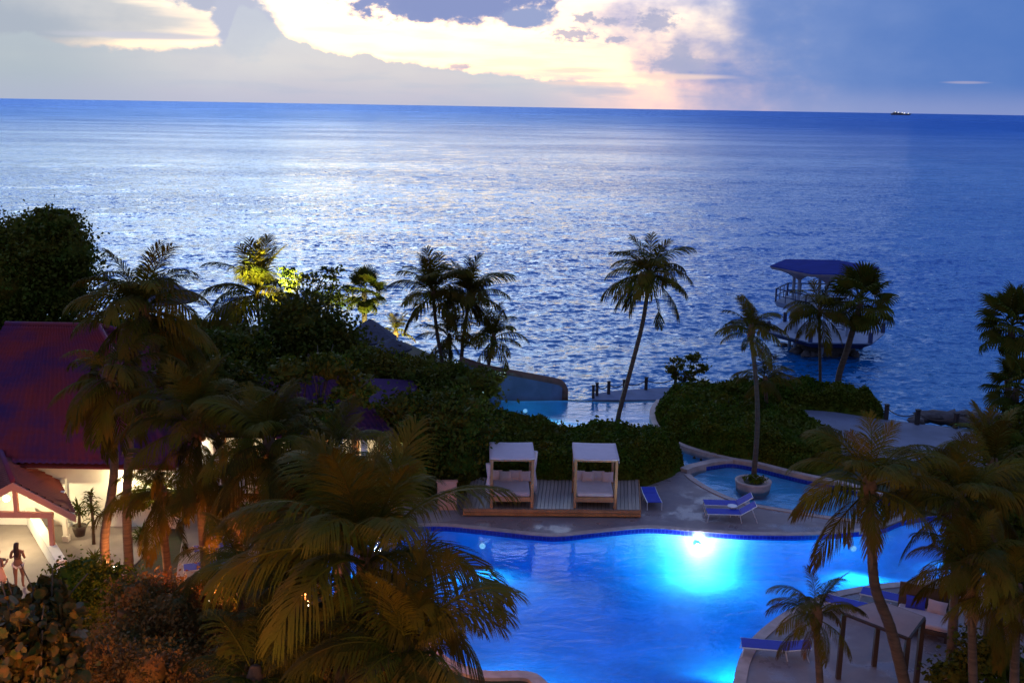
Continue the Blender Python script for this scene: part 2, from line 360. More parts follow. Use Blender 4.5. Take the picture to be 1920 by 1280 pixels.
# ------------------------------------------------------------------ mesh helpers
def tag(o, label=None, cat=None, group=None, kind=None):
    if label: o['label'] = label
    if cat: o['category'] = cat
    if group: o['group'] = group
    if kind: o['kind'] = kind
    return o
def link(name, me, mat, parent=None, loc=None):
    o = bpy.data.objects.new(name, me); COL.objects.link(o)
    if mat is not None and not me.materials:
        for mm in (mat if isinstance(mat, (list, tuple)) else [mat]): me.materials.append(mm)
    if parent is not None: o.parent = parent
    if loc is not None: o.location = loc
    return o
def empty(name, loc, label, cat, group=None, rz=0):
    o = bpy.data.objects.new(name, None); COL.objects.link(o); o.empty_display_size = .3
    o.location = loc; o.rotation_euler = (0, 0, rz)
    return tag(o, label, cat, group)
class MB:
    """collects shapes into one mesh"""
    def __init__(s, off=(0, 0, 0)):
        s.v = []; s.f = []; s.off = Vector(off)
    def add(s, vs, fs):
        k = len(s.v); s.v += [tuple(Vector(a) - s.off) for a in vs]; s.f += [tuple(i + k for i in q) for q in fs]; return s
    def box(s, c, d, rz=0, rx=0, ry=0, bev=0.0):
        mt = Matrix.Translation(c) @ Matrix.Rotation(rz, 4, 'Z') @ Matrix.Rotation(ry, 4, 'Y') @ Matrix.Rotation(rx, 4, 'X')
        hx, hy, hz = d[0] / 2, d[1] / 2, d[2] / 2
        if bev <= 0:
            vs = [mt @ Vector((sx * hx, sy * hy, sz * hz)) for sz in (-1, 1) for sx, sy in ((-1, -1), (1, -1), (1, 1), (-1, 1))]
            fs = [(0, 3, 2, 1), (4, 5, 6, 7), (0, 1, 5, 4), (1, 2, 6, 5), (2, 3, 7, 6), (3, 0, 4, 7)]
        else:
            b = bev; vs = []
            for zz, ins in ((-hz, b), (-hz + b, 0), (hz - b, 0), (hz, b)):
                X, Yy = hx - ins, hy - ins; c2 = b * .7
                vs += [mt @ Vector((a_, b_, zz)) for a_, b_ in ((-X + c2, -Yy), (X - c2, -Yy), (X, -Yy + c2), (X, Yy - c2), (X - c2, Yy), (-X + c2, Yy), (-X, Yy - c2), (-X, -Yy + c2))]
            fs = [tuple(range(7, -1, -1)), tuple(range(24, 32))]
            for r_ in range(3):
                for i in range(8):
                    j = (i + 1) % 8; fs.append((r_ * 8 + i, r_ * 8 + j, r_ * 8 + 8 + j, r_ * 8 + 8 + i))
        return s.add(vs, fs)
    def tube(s, pts, rad, n=8, cap=True):
        pts = [Vector(p) for p in pts]
        if not isinstance(rad, (list, tuple)): rad = [rad] * len(pts)
        vs = []; fs = []; ref = None
        for i, p in enumerate(pts):
            t = (pts[min(i + 1, len(pts) - 1)] - pts[max(i - 1, 0)]).normalized()
            if ref is None: ref = t.orthogonal().normalized()
            else: ref = (ref - t * ref.dot(t)).normalized()
            b = t.cross(ref)
            for k in range(n):
                a = 2 * math.pi * k / n
                vs.append(p + (ref * math.cos(a) + b * math.sin(a)) * rad[i])
        for i in range(len(pts) - 1):
            for k in range(n):
                j = (k + 1) % n; fs.append((i * n + k, i * n + j, (i + 1) * n + j, (i + 1) * n + k))
        if cap:
            fs.append(tuple(range(n - 1, -1, -1))); fs.append(tuple(range((len(pts) - 1) * n, len(pts) * n)))
        return s.add(vs, fs)
    def lathe(s, c, prof, n=20, rz=0):
        c = Vector(c); vs = []; fs = []
        for r_, z_ in prof:
            for k in range(n):
                a = 2 * math.pi * k / n + rz; vs.append(c + Vector((r_ * math.cos(a), r_ * math.sin(a), z_)))
        for i in range(len(prof) - 1):
            for k in range(n):
                j = (k + 1) % n; fs.append((i * n + k, i * n + j, (i + 1) * n + j, (i + 1) * n + k))
        fs.append(tuple(range(n - 1, -1, -1))); fs.append(tuple(range((len(prof) - 1) * n, len(prof) * n)))
        return s.add(vs, fs)
    def quadslab(s, c4, th):
        """a slab from four top corners, thickness downwards"""
        c4 = [Vector(c) for c in c4]; d = Vector((0, 0, -th))
        return s.add(c4 + [c + d for c in c4], [(0, 1, 2, 3), (7, 6, 5, 4), (0, 4, 5, 1), (1, 5, 6, 2), (2, 6, 7, 3), (3, 7, 4, 0)])
    def build(s, name, mat, parent=None, smooth=False, loc=None):
        me = bpy.data.meshes.new(name); me.from_pydata(s.v, [], s.f); me.update()
        if smooth: me.polygons.foreach_set('use_smooth', [True] * len(me.polygons))
        return link(name, me, mat, parent, loc)
def fast_mesh(name, verts, faces_idx, k, smooth=False):
    """verts (n,3) array; faces_idx flat array of k-gons"""
    me = bpy.data.meshes.new(name)
    me.vertices.add(len(verts)); me.vertices.foreach_set('co', np.asarray(verts, np.float32).ravel())
    fi = np.asarray(faces_idx, np.int32).ravel(); nf = len(fi) // k
    me.loops.add(len(fi)); me.loops.foreach_set('vertex_index', fi)
    me.polygons.add(nf); me.polygons.foreach_set('loop_start', np.arange(0, nf * k, k, dtype=np.int32))
    me.polygons.foreach_set('loop_total', np.full(nf, k, np.int32))
    if smooth: me.polygons.foreach_set('use_smooth', np.ones(nf, bool))
    me.update(calc_edges=True); return me
def smooth_line(pts, n=8, closed=False):
    P = [Vector(p) for p in pts]; out = []; m = len(P)
    rng = range(m) if closed else range(m - 1)
    for i in rng:
        if closed: a, b, c, d = P[(i - 1) % m], P[i], P[(i + 1) % m], P[(i + 2) % m]
        else: a, b, c, d = P[max(i - 1, 0)], P[i], P[i + 1], P[min(i + 2, m - 1)]
        for k in range(n):
            t = k / n
            out.append(.5 * ((2 * b) + (c - a) * t + (2 * a - 5 * b + 4 * c - d) * t * t + (3 * b - a - 3 * c + d) * t ** 3))
    if not closed: out.append(P[-1])
    return out
def area2(pts): return sum(pts[i].x * pts[(i + 1) % len(pts)].y - pts[(i + 1) % len(pts)].x * pts[i].y for i in range(len(pts)))
def in_poly(x_, y_, lp):
    c = False; j = len(lp) - 1
    for i in range(len(lp)):
        if (lp[i][1] > y_) != (lp[j][1] > y_) and x_ < (lp[j][0] - lp[i][0]) * (y_ - lp[i][1]) / (lp[j][1] - lp[i][1]) + lp[i][0]: c = not c
        j = i
    return c
def sheet(name, loops, z_top, th, mat, parent=None):
    """flat slab (top, bottom, sides); the first loop is the outline, the others are holes"""
    vs = []; ed = []
    for lp in loops:
        k = len(vs); m_ = len(lp); vs += [Vector((q[0], q[1])) for q in lp]; ed += [(k + i, k + (i + 1) % m_) for i in range(m_)]
    V2, E2, F2, _, _, _ = delaunay_2d_cdt(vs, ed, [], 0, 1e-5)
    keep = []
    for f in F2:
        cx = sum(V2[i].x for i in f) / len(f); cy_ = sum(V2[i].y for i in f) / len(f)
        if in_poly(cx, cy_, loops[0]) and not any(in_poly(cx, cy_, h) for h in loops[1:]): keep.append(tuple(f))
    n_ = len(V2); V3 = [(v_.x, v_.y, z_top) for v_ in V2] + [(v_.x, v_.y, z_top - th) for v_ in V2]
    cnt = {}
    for f in keep:
        for i in range(len(f)): a, b = f[i], f[(i + 1) % len(f)]; cnt[(a, b)] = 1
    fs = list(keep) + [tuple(i + n_ for i in reversed(f)) for f in keep]
    for (a, b) in cnt:
        if (b, a) not in cnt: fs.append((a, a + n_, b + n_, b))
    me = bpy.data.meshes.new(name); me.from_pydata(V3, [], fs); me.update()
    return link(name, me, mat, parent)
def inset(lp, d):
    """move a closed loop inwards by d"""
    s = 1 if area2(lp) > 0 else -1; m = len(lp); out = []
    for i in range(m):
        t = (lp[(i + 1) % m] - lp[(i - 1) % m]); t.z = 0
        if t.length < 1e-6: out.append(lp[i].copy()); continue
        t.normalize(); out.append(lp[i] + Vector((-t.y, t.x, 0)) * s * d)
    return out
def ribbon(name, lp, z0, z1, mat, parent=None, closed=True, uv=False):
    vs = []; fs = []; m = len(lp)
    for p in lp: vs += [(p.x, p.y, z0), (p.x, p.y, z1)]
    for i in range(m if closed else m - 1):
        j = (i + 1) % m; fs.append((2 * i, 2 * j, 2 * j + 1, 2 * i + 1))
    mb = MB(); mb.add(vs, fs); o = mb.build(name, mat, parent)
    if uv:
        L = [0]
        for i in range(m): L.append(L[-1] + (lp[(i + 1) % m] - lp[i]).length)
        ul = o.data.uv_layers.new(name='UVMap')
        for i, pg in enumerate(o.data.polygons):
            for li, (uu, vv) in zip(pg.loop_indices, ((L[i], z0), (L[i + 1], z0), (L[i + 1], z1), (L[i], z1))): ul.data[li].uv = (uu, vv)
    return o
def point_light(name, loc, power, col, rad=.1, parent=None):
    d = bpy.data.lights.new(name, 'POINT'); d.energy = power; d.color = col; d.shadow_soft_size = rad
    o = bpy.data.objects.new(name, d); COL.objects.link(o); o.location = loc
    if parent: o.parent = parent
    return o
def spot_light(name, loc, target, power, col, size=120, rad=.1, blend=.6):
    d = bpy.data.lights.new(name, 'SPOT'); d.energy = power; d.color = col; d.shadow_soft_size = rad; d.spot_size = R(size); d.spot_blend = blend
    o = bpy.data.objects.new(name, d); COL.objects.link(o); o.location = loc
    o.rotation_euler = (Vector(target) - Vector(loc)).to_track_quat('-Z', 'Y').to_euler(); return o

# ------------------------------------------------------------------ sea
SEAZ = -2.0
HS = CAMZ - SEAZ
def build_sea():
    rows, cols = 620, 900
    t = np.linspace(0, 1, rows)
    ang = np.radians(19.5 * (1 - t) ** 1.25 + .018)
    D = HS / np.tan(ang)
    az = np.radians(np.linspace(-46, 46, cols))
    X = D[:, None] * np.sin(az)[None, :]; Y = D[:, None] * np.cos(az)[None, :]
    dD = np.gradient(D)[:, None]; dx = D[:, None] * (az[1] - az[0])
    Z = np.zeros_like(X); cell = np.maximum(dD, dx)
    g = np.random.default_rng(3)
    for i in range(46):
        lam = .9 * (1.075 ** i)
        th = math.radians(-90 + 12 + g.normal(0, 36))
        k = 2 * math.pi / lam
        amp = .013 * lam ** .42
        ph = g.uniform(0, 6.28)
        f = np.clip(lam / (cell * 2.2) - .6, 0, 1)
        wob = .8 * np.sin(X * .021 * (1 + .1 * i) + i) + .8 * np.sin(Y * .017 + 2 * i)
        s = np.sin(k * (X * math.cos(th) + Y * math.sin(th)) + ph + wob)
        Z += amp * f * (s + .25 * np.cos(2 * (k * (X * math.cos(th) + Y * math.sin(th)) + ph + wob)))
    near = np.clip((D[:, None] - 45) / 50, .45, 1)
    Z *= near * .62
    V3 = np.stack([X, Y, Z + SEAZ], -1).reshape(-1, 3)
    idx = np.arange(rows * cols).reshape(rows, cols)
    q = np.stack([idx[:-1, :-1], idx[:-1, 1:], idx[1:, 1:], idx[1:, :-1]], -1).reshape(-1, 4)
    me = fast_mesh('sea', V3, q, 4, True)
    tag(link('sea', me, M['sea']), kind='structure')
build_sea()
ob = MB(); n_ = 48
ring1 = [(60000 * math.cos(2 * math.pi * k / n_), 60000 * math.sin(2 * math.pi * k / n_), SEAZ - .9) for k in range(n_)]
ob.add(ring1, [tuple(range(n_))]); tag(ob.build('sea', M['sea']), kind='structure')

# ------------------------------------------------------------------ pools (outlines read on the ground plane)
def L(pts, z=0, n=6, closed=True, smooth=True):
    P = [G(a, b, z) for a, b in pts]
    return smooth_line(P, n, closed) if smooth else P
main_pts = [(560, 1030), (640, 1002), (740, 990), (825, 986), (900, 992), (1000, 1003), (1050, 1005), (1110, 999), (1215, 990), (1300, 996), (1400, 1002), (1510, 1003), (1600, 997), (1655, 990),
            (1700, 974), (1780, 966), (1870, 980), (1960, 1010), (1990, 1060), (1900, 1078), (1800, 1085), (1720, 1092), (1640, 1100), (1560, 1116), (1490, 1145), (1430, 1190), (1398, 1235),
            (1385, 1300), (1300, 1400), (1100, 1360), (1015, 1282), (990, 1264), (900, 1262), (830, 1235), (790, 1195), (700, 1150), (600, 1100)]
main_lp = L(main_pts, 0, 6)
up_pts = [(1283, 886), (1300, 878), (1340, 871), (1372, 868), (1420, 876), (1500, 897), (1600, 912), (1760, 935), (1660, 918), (1560, 917), (1500, 938), (1474, 950), (1440, 948), (1385, 938), (1335, 918), (1300, 898)]
# the shallow side pool with the planter joins the main pool at its right end
up_pts = [(1283, 886), (1300, 879), (1340, 872), (1372, 869), (1420, 877), (1500, 897), (1580, 914), (1650, 934), (1690, 955), (1660, 972), (1610, 974), (1550, 967), (1490, 957), (1440, 949), (1385, 938), (1335, 918), (1300, 898)]
up_lp = L(up_pts, 0, 6)
inf_pts = [(905, 752), (980, 751), (1060, 750), (1150, 753), (1236, 751), (1230, 762), (1226, 778), (1232, 800), (1252, 822), (1290, 842), (1338, 858), (1340, 864), (1322, 867), (1284, 874), (1262, 868), (1240, 856), (1215, 845), (1150, 835), (1000, 820), (900, 790)]
inf_lp = L(inf_pts, 0, 5)
shore = [(-900, 640), (-300, 618), (0, 606), (300, 604), (560, 614), (760, 640), (870, 690), (900, 742), (905, 748), (1060, 747), (1110, 749), (1240, 751), (1235, 738), (1262, 728), (1330, 722), (1450, 716), (1540, 722), (1600, 734), (1640, 760), (1662, 784), (1740, 794), (1870, 806), (2000, 830), (2500, 860)]
land_lp = [G(a, b) for a, b in shore] + [Vector((60, 20, 0)), Vector((60, -20, 0)), Vector((-60, -20, 0)), Vector((-60, 30, 0))]
land = sheet('ground', [land_lp, main_lp, up_lp, inf_lp], -.06, 4.0, M['soil']); tag(land, kind='structure')

def pool(name, lp, depth, wmat, zw=-.13, tilemat=True):
    rings = [(.04, -.01), (.05, -depth * .45), (.14, -depth * .70), (.34, -depth * .88), (.62, -depth * .97), (1.0, -depth * 1.02)]
    vs = []; fs = []; m_ = len(lp)
    for d_, z_ in rings: vs += [Vector((p.x, p.y, z_)) for p in inset(lp, d_)]
    for k in range(len(rings) - 1):
        for i in range(m_): j = (i + 1) % m_; fs.append((k * m_ + i, k * m_ + j, (k + 1) * m_ + j, (k + 1) * m_ + i))
    root = MB().add(vs, fs).build(name, M['pool'], None, True); tag(root, kind='structure')
    fl = sheet('pool_floor', [inset(lp, -.3)], -depth, .05, M['pool'], root)
    if tilemat: ribbon('waterline_tiles', inset(lp, .05), -.19, .012, M['band'], root, uv=True)
    wt = sheet('water', [inset(lp, -.1)], zw, depth + .3, wmat); wt.name = 'water'; tag(wt, kind='structure')
    return root
pool('main_pool', main_lp, 1.5, M['water'])
pool('side_pool', up_lp, .5, M['water2'])
pool('infinity_pool', inf_lp, .7, M['water2'], -.045, False)

# decks
deck_outer = L([(560, 935), (700, 925), (860, 915), (1190, 905), (1240, 893), (1274, 874), (1285, 880)], n=4, closed=False)
deck_low = L([(1285, 888), (1300, 900), (1335, 920), (1385, 940), (1440, 952), (1490, 960), (1550, 970), (1610, 977), (1662, 975), (1698, 958), (1720, 960), (1700, 971), (1652, 988), (1600, 996), (1510, 1002), (1400, 1001), (1300, 995), (1215, 989), (1110, 998), (1050, 1004), (1000, 1002), (900, 991), (825, 985), (740, 989), (640, 1001), (565, 1024)], n=4, closed=False)
tag(sheet('poolside_deck', [deck_outer + deck_low], 0, .4, M['stone']), kind='structure')
tag(ribbon('pool_coping', inset(main_lp, -.0), .0, .02, M['kerb']), kind='structure')
def border(name, pts, wd, z0, z1, mat, closed=False, n=6):
    P = L(pts, 0, n, closed); vs = []; fs = []
    m = len(P)
    for i, p in enumerate(P):
        t = (P[min(i + 1, m - 1)] - P[max(i - 1, 0)]); t.z = 0; t.normalize(); s = Vector((-t.y, t.x, 0)) * wd / 2
        vs += [(p + s) + Vector((0, 0, z0)), (p + s) + Vector((0, 0, z1)), (p - s) + Vector((0, 0, z1)), (p - s) + Vector((0, 0, z0))]
    for i in range(m - 1):
        for k in range(3): fs.append((4 * i + k, 4 * i + 4 + k, 4 * i + 5 + k, 4 * i + 1 + k))
    fs += [(0, 1, 2, 3), (4 * m - 1, 4 * m - 2, 4 * m - 3, 4 * m - 4)]
    return MB().add(vs, fs).build(name, mat)
for q in ([(640, 1000), (740, 988), (825, 984), (900, 990), (1000, 1001), (1050, 1003), (1110, 997), (1215, 988), (1300, 994), (1400, 1000), (1510, 1001), (1600, 995), (1643, 992)],
          [(1288, 889), (1302, 901), (1336, 921), (1385, 941), (1440, 952), (1490, 960), (1550, 970), (1610, 977)]):
    tag(border('coping', q, .28, -.1, .035, M['kerb']), kind='structure')
tag(border('island_kerb', [(1236, 754), (1226, 768), (1223, 782), (1230, 802), (1250, 824), (1290, 843), (1340, 857), (1372, 865), (1420, 873), (1500, 893), (1580, 910), (1655, 931)], .3, -.15, .16, M['kerb']), kind='structure')
tag(border('pool_divider', [(1281, 884), (1300, 877), (1322, 872), (1345, 867), (1372, 866)], .42, -.5, .14, M['kerb']), kind='structure')
# lower right deck
low_lp = L([(1385, 1300), (1398, 1235), (1430, 1190), (1490, 1145), (1560, 1116), (1640, 1100), (1720, 1092), (1800, 1085), (1900, 1078), (2000, 1060), (2300, 1100), (2300, 1500), (1350, 1500)], n=4)
tag(sheet('lower_deck', [low_lp], .012, .4, M['stone']), kind='structure')
tag(border('coping', [(1384, 1300), (1397, 1237), (1428, 1192), (1488, 1147), (1558, 1118), (1640, 1102), (1720, 1094), (1800, 1087), (1900, 1080)], .35, -.1, .045, M['kerb']), kind='structure')
tag(border('coping', [(790, 1198), (830, 1238), (900, 1264), (985, 1266), (1015, 1284), (1060, 1330)], .4, -.1, .045, M['kerb']), kind='structure')
# seaside path on the right
path_lp = L([(1455, 764), (1560, 772), (1660, 787), (1760, 799), (1868, 812), (1990, 830), (1990, 880), (1840, 880), (1700, 862), (1565, 850), (1480, 800)], smooth=False)
tag(sheet('seaside_path', [path_lp], .012, .3, M['walk']), kind='structure')
# left forecourt
fore_lp = L([(-200, 900), (330, 905), (350, 960), (300, 1010), (225, 1085), (120, 1120), (60, 1150), (-200, 1200)], smooth=False)
tag(sheet('forecourt', [fore_lp], .012, .3, M['pave']), kind='structure')
terr_lp = L([(330, 905), (720, 880), (860, 880), (860, 975), (640, 1000), (560, 1030), (420, 1110), (330, 1080), (350, 960)], smooth=False)
tag(sheet('garden_terrace', [terr_lp], .012, .3, M['pave']), kind='structure')

# ------------------------------------------------------------------ leaf clouds
def ell(nv):
    if nv == 4: return np.array([[0, -.5], [.30, 0], [0, .5], [-.30, 0]])
    a = np.arange(nv) * 2 * np.pi / nv; return np.stack([np.cos(a) * .5, np.sin(a) * .5], 1)
def leaves(name, P, size, mat, parent=None, nv=4, up=.35, core=None, var=.45):
    P = np.asarray(P); n = len(P)
    d = nr.normal(size=(n, 3)); d[:, 2] += up; d /= np.linalg.norm(d, axis=1)[:, None]
    a = nr.normal(size=(n, 3)); a -= d * (a * d).sum(1)[:, None]; a /= np.linalg.norm(a, axis=1)[:, None]
    b = np.cross(d, a); s = size * (1 + nr.uniform(-var, var, n))
    sh = ell(nv)
    V3 = P[:, None, :] + s[:, None, None] * (sh[None, :, 0, None] * a[:, None, :] + sh[None, :, 1, None] * b[:, None, :])
    V3 = V3.reshape(-1, 3); F = np.arange(n * nv)
    if core is not None and nv == 4:
        cv_, cf = core; F = np.concatenate([F, np.asarray(cf).ravel() + len(V3)]); V3 = np.concatenate([V3, cv_])
    me = fast_mesh(name, V3, F, nv)
    return link(name, me, mat, parent)
def blob_core(c, r, rough=.25, seed=0, nu=14, nv_=9):
    """quad sphere displaced, as (verts, quads)"""
    V3 = []; F = []
    for i in range(nv_ + 1):
        ph = math.pi * (i + .02) / (nv_ + .04)
        for k in range(nu):
            th = 2 * math.pi * k / nu
            q = Vector((math.sin(ph) * math.cos(th), math.sin(ph) * math.sin(th), math.cos(ph)))
            m_ = 1 + rough * mnoise.noise(q * 2.2 + Vector((seed, seed * 2, 0)))
            V3.append((c[0] + q.x * r[0] * m_, c[1] + q.y * r[1] * m_, c[2] + q.z * r[2] * m_))
    for i in range(nv_):
        for k in range(nu):
            j = (k + 1) % nu; F.append((i * nu + k, i * nu + j, (i + 1) * nu + j, (i + 1) * nu + k))
    return np.array(V3), np.array(F)
def merge_cores(cs):
    V3 = []; F = []; k = 0
    for v_, f_ in cs: V3.append(v_); F.append(f_ + k); k += len(v_)
    return np.concatenate(V3), np.concatenate(F)
def clump_points(c, r, nclump, per, spread=.32, shell=.55):
    out = []
    for _ in range(nclump):
        d = nr.normal(size=3); d /= np.linalg.norm(d); rr = (shell + (1 - shell) * nr.uniform() ** .5) * nr.uniform(.8, 1.08)
        q = np.array(c) + d * rr * np.array(r)
        s_ = spread * min(r) * nr.uniform(.5, 1.3)
        out.append(q + nr.normal(size=(per, 3)) * s_ * np.array([1, 1, .6]))
    return np.concatenate(out)

def tree(label, ells, base_px, Y=None, leaf=.22, mat='leaf', dens=1.0, core=.62, name='leafy_tree', group=None, cat='tree', nv=4, base=None, spread=.30, shell=.55, trunk=.16):
    """ells: list of (px, py, rx, ry, dY) in photo pixels at the tree's distance"""
    b = Vector(base) if base is not None else G(*base_px)
    Y = Y if Y is not None else b.y
    if base is None: b = Vector((A(base_px[0], base_px[1], Y).x, Y, 0))
    root = empty(name, b, label, cat, group)
    P = []; cores = []; cents = []
    for i, (px, py, rx, ry, dY) in enumerate(ells):
        c = A(px, py, Y + dY); dep = (c - CAM).dot(_f)
        rX, rZ = rx * dep / FPX, ry * dep / FPX; rY = (rX + rZ) / 2
        cl = np.array(c - b); cents.append(Vector(cl))
        vol = (rX * rY * rZ) ** (2 / 3)
        n_c = max(8, int(19 * vol / (leaf * 3.2) * dens)); P.append(clump_points(cl, (rX, rY, rZ), n_c, 46, spread, shell))
        if core: cores.append(blob_core(cl, (rX * core * .84, rY * core * .84, rZ * core * .84), .9, i * 3.1 + px))
    leaves('crown', np.concatenate(P), leaf, M[mat], root, nv, core=merge_cores(cores) if (core and nv == 4) else None)
    if nv != 4 and core:
        v_, f_ = merge_cores(cores); link('inner_foliage', fast_mesh('inner_foliage', v_, f_, 4, True), M['leaf'], root)
    t = MB(); top = cents[0] * .6; top = Vector((top.x * .5, top.y * .5, max(.5, min(c.z for c in cents) * .7)))
    t.tube([(0, 0, -.1), tuple(top * .5 + Vector((.08, 0, 0))), tuple(top)], [trunk, trunk * .8, trunk * .6], 8)
    for c in cents:
        mid = top.lerp(c, .5) + Vector((rnd.uniform(-.2, .2), rnd.uniform(-.2, .2), .1)); t.tube([top, mid, c], [trunk * .55, trunk * .35, trunk * .12], 6)
        for _ in range(4):
            e = c + Vector((rnd.uniform(-1, 1), rnd.uniform(-1, 1), rnd.uniform(-.3, 1))) * (.5 + .35 * c.length * .15); t.tube([mid, mid.lerp(e, .6) + Vector((0, 0, .1)), e], [trunk * .25, trunk * .15, .012], 5)
    t.build('trunk', M['bark_tree'], root, True)
    return root

def hedge(label, poly_px, H, leaf=.17, mat='leaf_hedge', dens=1.0, edge=.8, bump_=.35, cat='hedge', name='hedge', step=.28, z0=0, sharp=.5):
    lp = [G(a, b_) for a, b_ in poly_px]; lp = smooth_line(lp, 4, True)
    pol = np.array([[p.x, p.y] for p in lp]); c0 = pol.mean(0)
    root = empty(name, (c0[0], c0[1], z0), label, cat)
    mn, mx_ = pol.min(0), pol.max(0)
    xs = np.arange(mn[0] - step, mx_[0] + step * 2, step); ys = np.arange(mn[1] - step, mx_[1] + step * 2, step)
    def inside_dist(Q):
        a = pol; b = np.roll(pol, -1, 0)
        ins = np.zeros(len(Q), bool); dmin = np.full(len(Q), 1e9)
        for (ax, ay), (bx, by) in zip(a, b):
            cond = ((ay > Q[:, 1]) != (by > Q[:, 1]))
            xi = (bx - ax) * (Q[:, 1] - ay) / (by - ay + 1e-12) + ax
            ins ^= cond & (Q[:, 0] < xi)
            vx, vy = bx - ax, by - ay; t = np.clip(((Q[:, 0] - ax) * vx + (Q[:, 1] - ay) * vy) / (vx * vx + vy * vy + 1e-12), 0, 1)
            dmin = np.minimum(dmin, np.hypot(Q[:, 0] - ax - t * vx, Q[:, 1] - ay - t * vy))
        return ins, dmin
    def hfun(Q):
        ins, d = inside_dist(Q)
        base_ = np.clip(d / edge, 0, 1); h = H * (1 - (1 - base_) ** 2) ** sharp
        nz = np.array([mnoise.fractal(Vector((q[0] * .8, q[1] * .8, H * 3.3)), 1, 2, 3) for q in Q])
        return ins, h * (1 + bump_ * nz)
    XX, YY = np.meshgrid(xs, ys, indexing='ij'); Q = np.stack([XX.ravel(), YY.ravel()], 1)
    ins, h = hfun(Q); h = np.where(ins, h, -.2) - .10
    V3 = np.stack([Q[:, 0] - c0[0], Q[:, 1] - c0[1], h], 1); ny = len(ys)
    idx = np.arange(len(Q)).reshape(len(xs), ny)
    qd = np.stack([idx[:-1, :-1], idx[1:, :-1], idx[1:, 1:], idx[:-1, 1:]], -1).reshape(-1, 4)
    keep = (ins[qd].sum(1) >= 1); qd = qd[keep]
    ar = ins.sum() * step * step; n = int(ar * 150 * dens * (.17 / leaf) ** 2)
    Qr = np.stack([nr.uniform(mn[0], mx_[0], n * 7), nr.uniform(mn[1], mx_[1], n * 7)], 1)
    i2, dd_ = inside_dist(Qr); kp = i2 & ((dd_ < edge * .75) | (nr.uniform(0, 1, len(Qr)) < .33)); Qr = Qr[kp]
    i2, h2 = hfun(Qr)
    zz = h2 + nr.normal(-.02, .07, len(h2)) + (nr.uniform(0, 1, len(h2)) > .93) * nr.uniform(0, .22, len(h2))
    P = np.stack([Qr[:, 0] - c0[0], Qr[:, 1] - c0[1], zz], 1)
    leaves('foliage', P, leaf, M[mat], root, 4, up=.6, core=(V3, qd))
    return root

# ------------------------------------------------------------------ palms
def frond_mesh(e0, bend, droop, seed, n=40, dry=False, Ln=1.0, wid=.0088):
    """unit length coconut frond, along +X, rising by e0 degrees and bending down"""
    g = random.Random(seed); mb = MB(); P = []; T = []
    p = Vector((0, 0, 0)); st_ = 26
    side = g.uniform(-.25, .25)
    for i in range(st_ + 1):
        t = i / st_; e = R(e0 - bend * t ** 1.3); a = side * t * t
        d = Vector((math.cos(e) * math.cos(a), math.cos(e) * math.sin(a), math.sin(e))); P.append(p.copy()); T.append(d); p = p + d / st_
    mb.tube(P[::2], [.011 * (1 - .85 * k / 13) + .0015 for k in range(14)], 5)
    tw = g.uniform(-.3, .3)
    for i in range(n):
        t = .14 + .86 * (i + g.uniform(-.3, .3)) / n; t = min(max(t, .1), .995)
        k = t * st_; a = int(k); fr = k - a; a = min(a, st_ - 1)
        o = P[a].lerp(P[a + 1], fr); d = T[a].lerp(T[a + 1], fr).normalized()
        sd_ = d.cross(Vector((0, 0, 1)));
        if sd_.length < .15: sd_ = Vector((0, 1, 0)).cross(d) * -1
        sd_.normalize(); nrm = sd_.cross(d).normalized()
        ll = (.06 + .30 * math.sin(math.pi * (t * .82 + .12)) ** .8) * g.uniform(.85, 1.1)
        for s in (-1, 1):
            if g.random() < .06: continue
            ang_ = R(28 + 38 * t + g.uniform(-8, 8))
            dr = (sd_ * s * math.cos(ang_) + d * math.sin(ang_) + nrm * (.18 + tw * s * .6)).normalized()
            dn = Vector((0, 0, -1)); q0 = o
            d1 = (dr + dn * droop * .35).normalized(); q1 = q0 + d1 * ll * .38
            d2 = (dr + dn * droop * 1.1).normalized(); q2 = q1 + d2 * ll * .34
            d3 = (dr + dn * droop * 2.2).normalized(); q3 = q2 + d3 * ll * .28
            wv = d.cross(d1).cross(d1).normalized() * wid if False else (d - d1 * d.dot(d1)).normalized() * wid
            mb.add([q0 - wv * .5, q0 + wv * .5, q1 + wv, q1 - wv, q2 + wv * .8, q2 - wv * .8, q3], [(0, 1, 2, 3), (3, 2, 4, 5), (5, 4, 6)])
    me = bpy.data.meshes.new('frond'); me.from_pydata(mb.v, [], mb.f); me.update(); return me
FR = {}
for cls, (e0, bd, dr) in {'up': (82, 38, .35), 'high': (62, 85, .55), 'mid': (36, 88, .8), 'low': (8, 72, 1.1), 'down': (-30, 48, 1.4), 'hang': (-66, 20, .5)}.items():
    FR[cls] = []
    for s in range(3):
        me = frond_mesh(e0 + s * 5 - 5, bd * (1 + .12 * (s - 1)), dr, s * 11 + len(cls)); me.materials.append(M['frond']); FR[cls].append(me)
FRF = {}   # finer fronds for the palms nearest the camera
for cls, (e0, bd, dr) in {'up': (82, 40, .35), 'high': (62, 85, .6), 'mid': (36, 90, .8), 'low': (8, 75, 1.1), 'down': (-30, 48, 1.3), 'hang': (-66, 20, .5)}.items():
    FRF[cls] = []
    for s in range(3):
        me = frond_mesh(e0 + s * 5 - 5, bd * (1 + .12 * (s - 1)), dr, s * 17 + 5 + len(cls), n=74, wid=.0048); me.materials.append(M['frond']); FRF[cls].append(me)
_dry = frond_mesh(-72, 14, .7, 99); _dry.materials.append(M['frond_dry'])

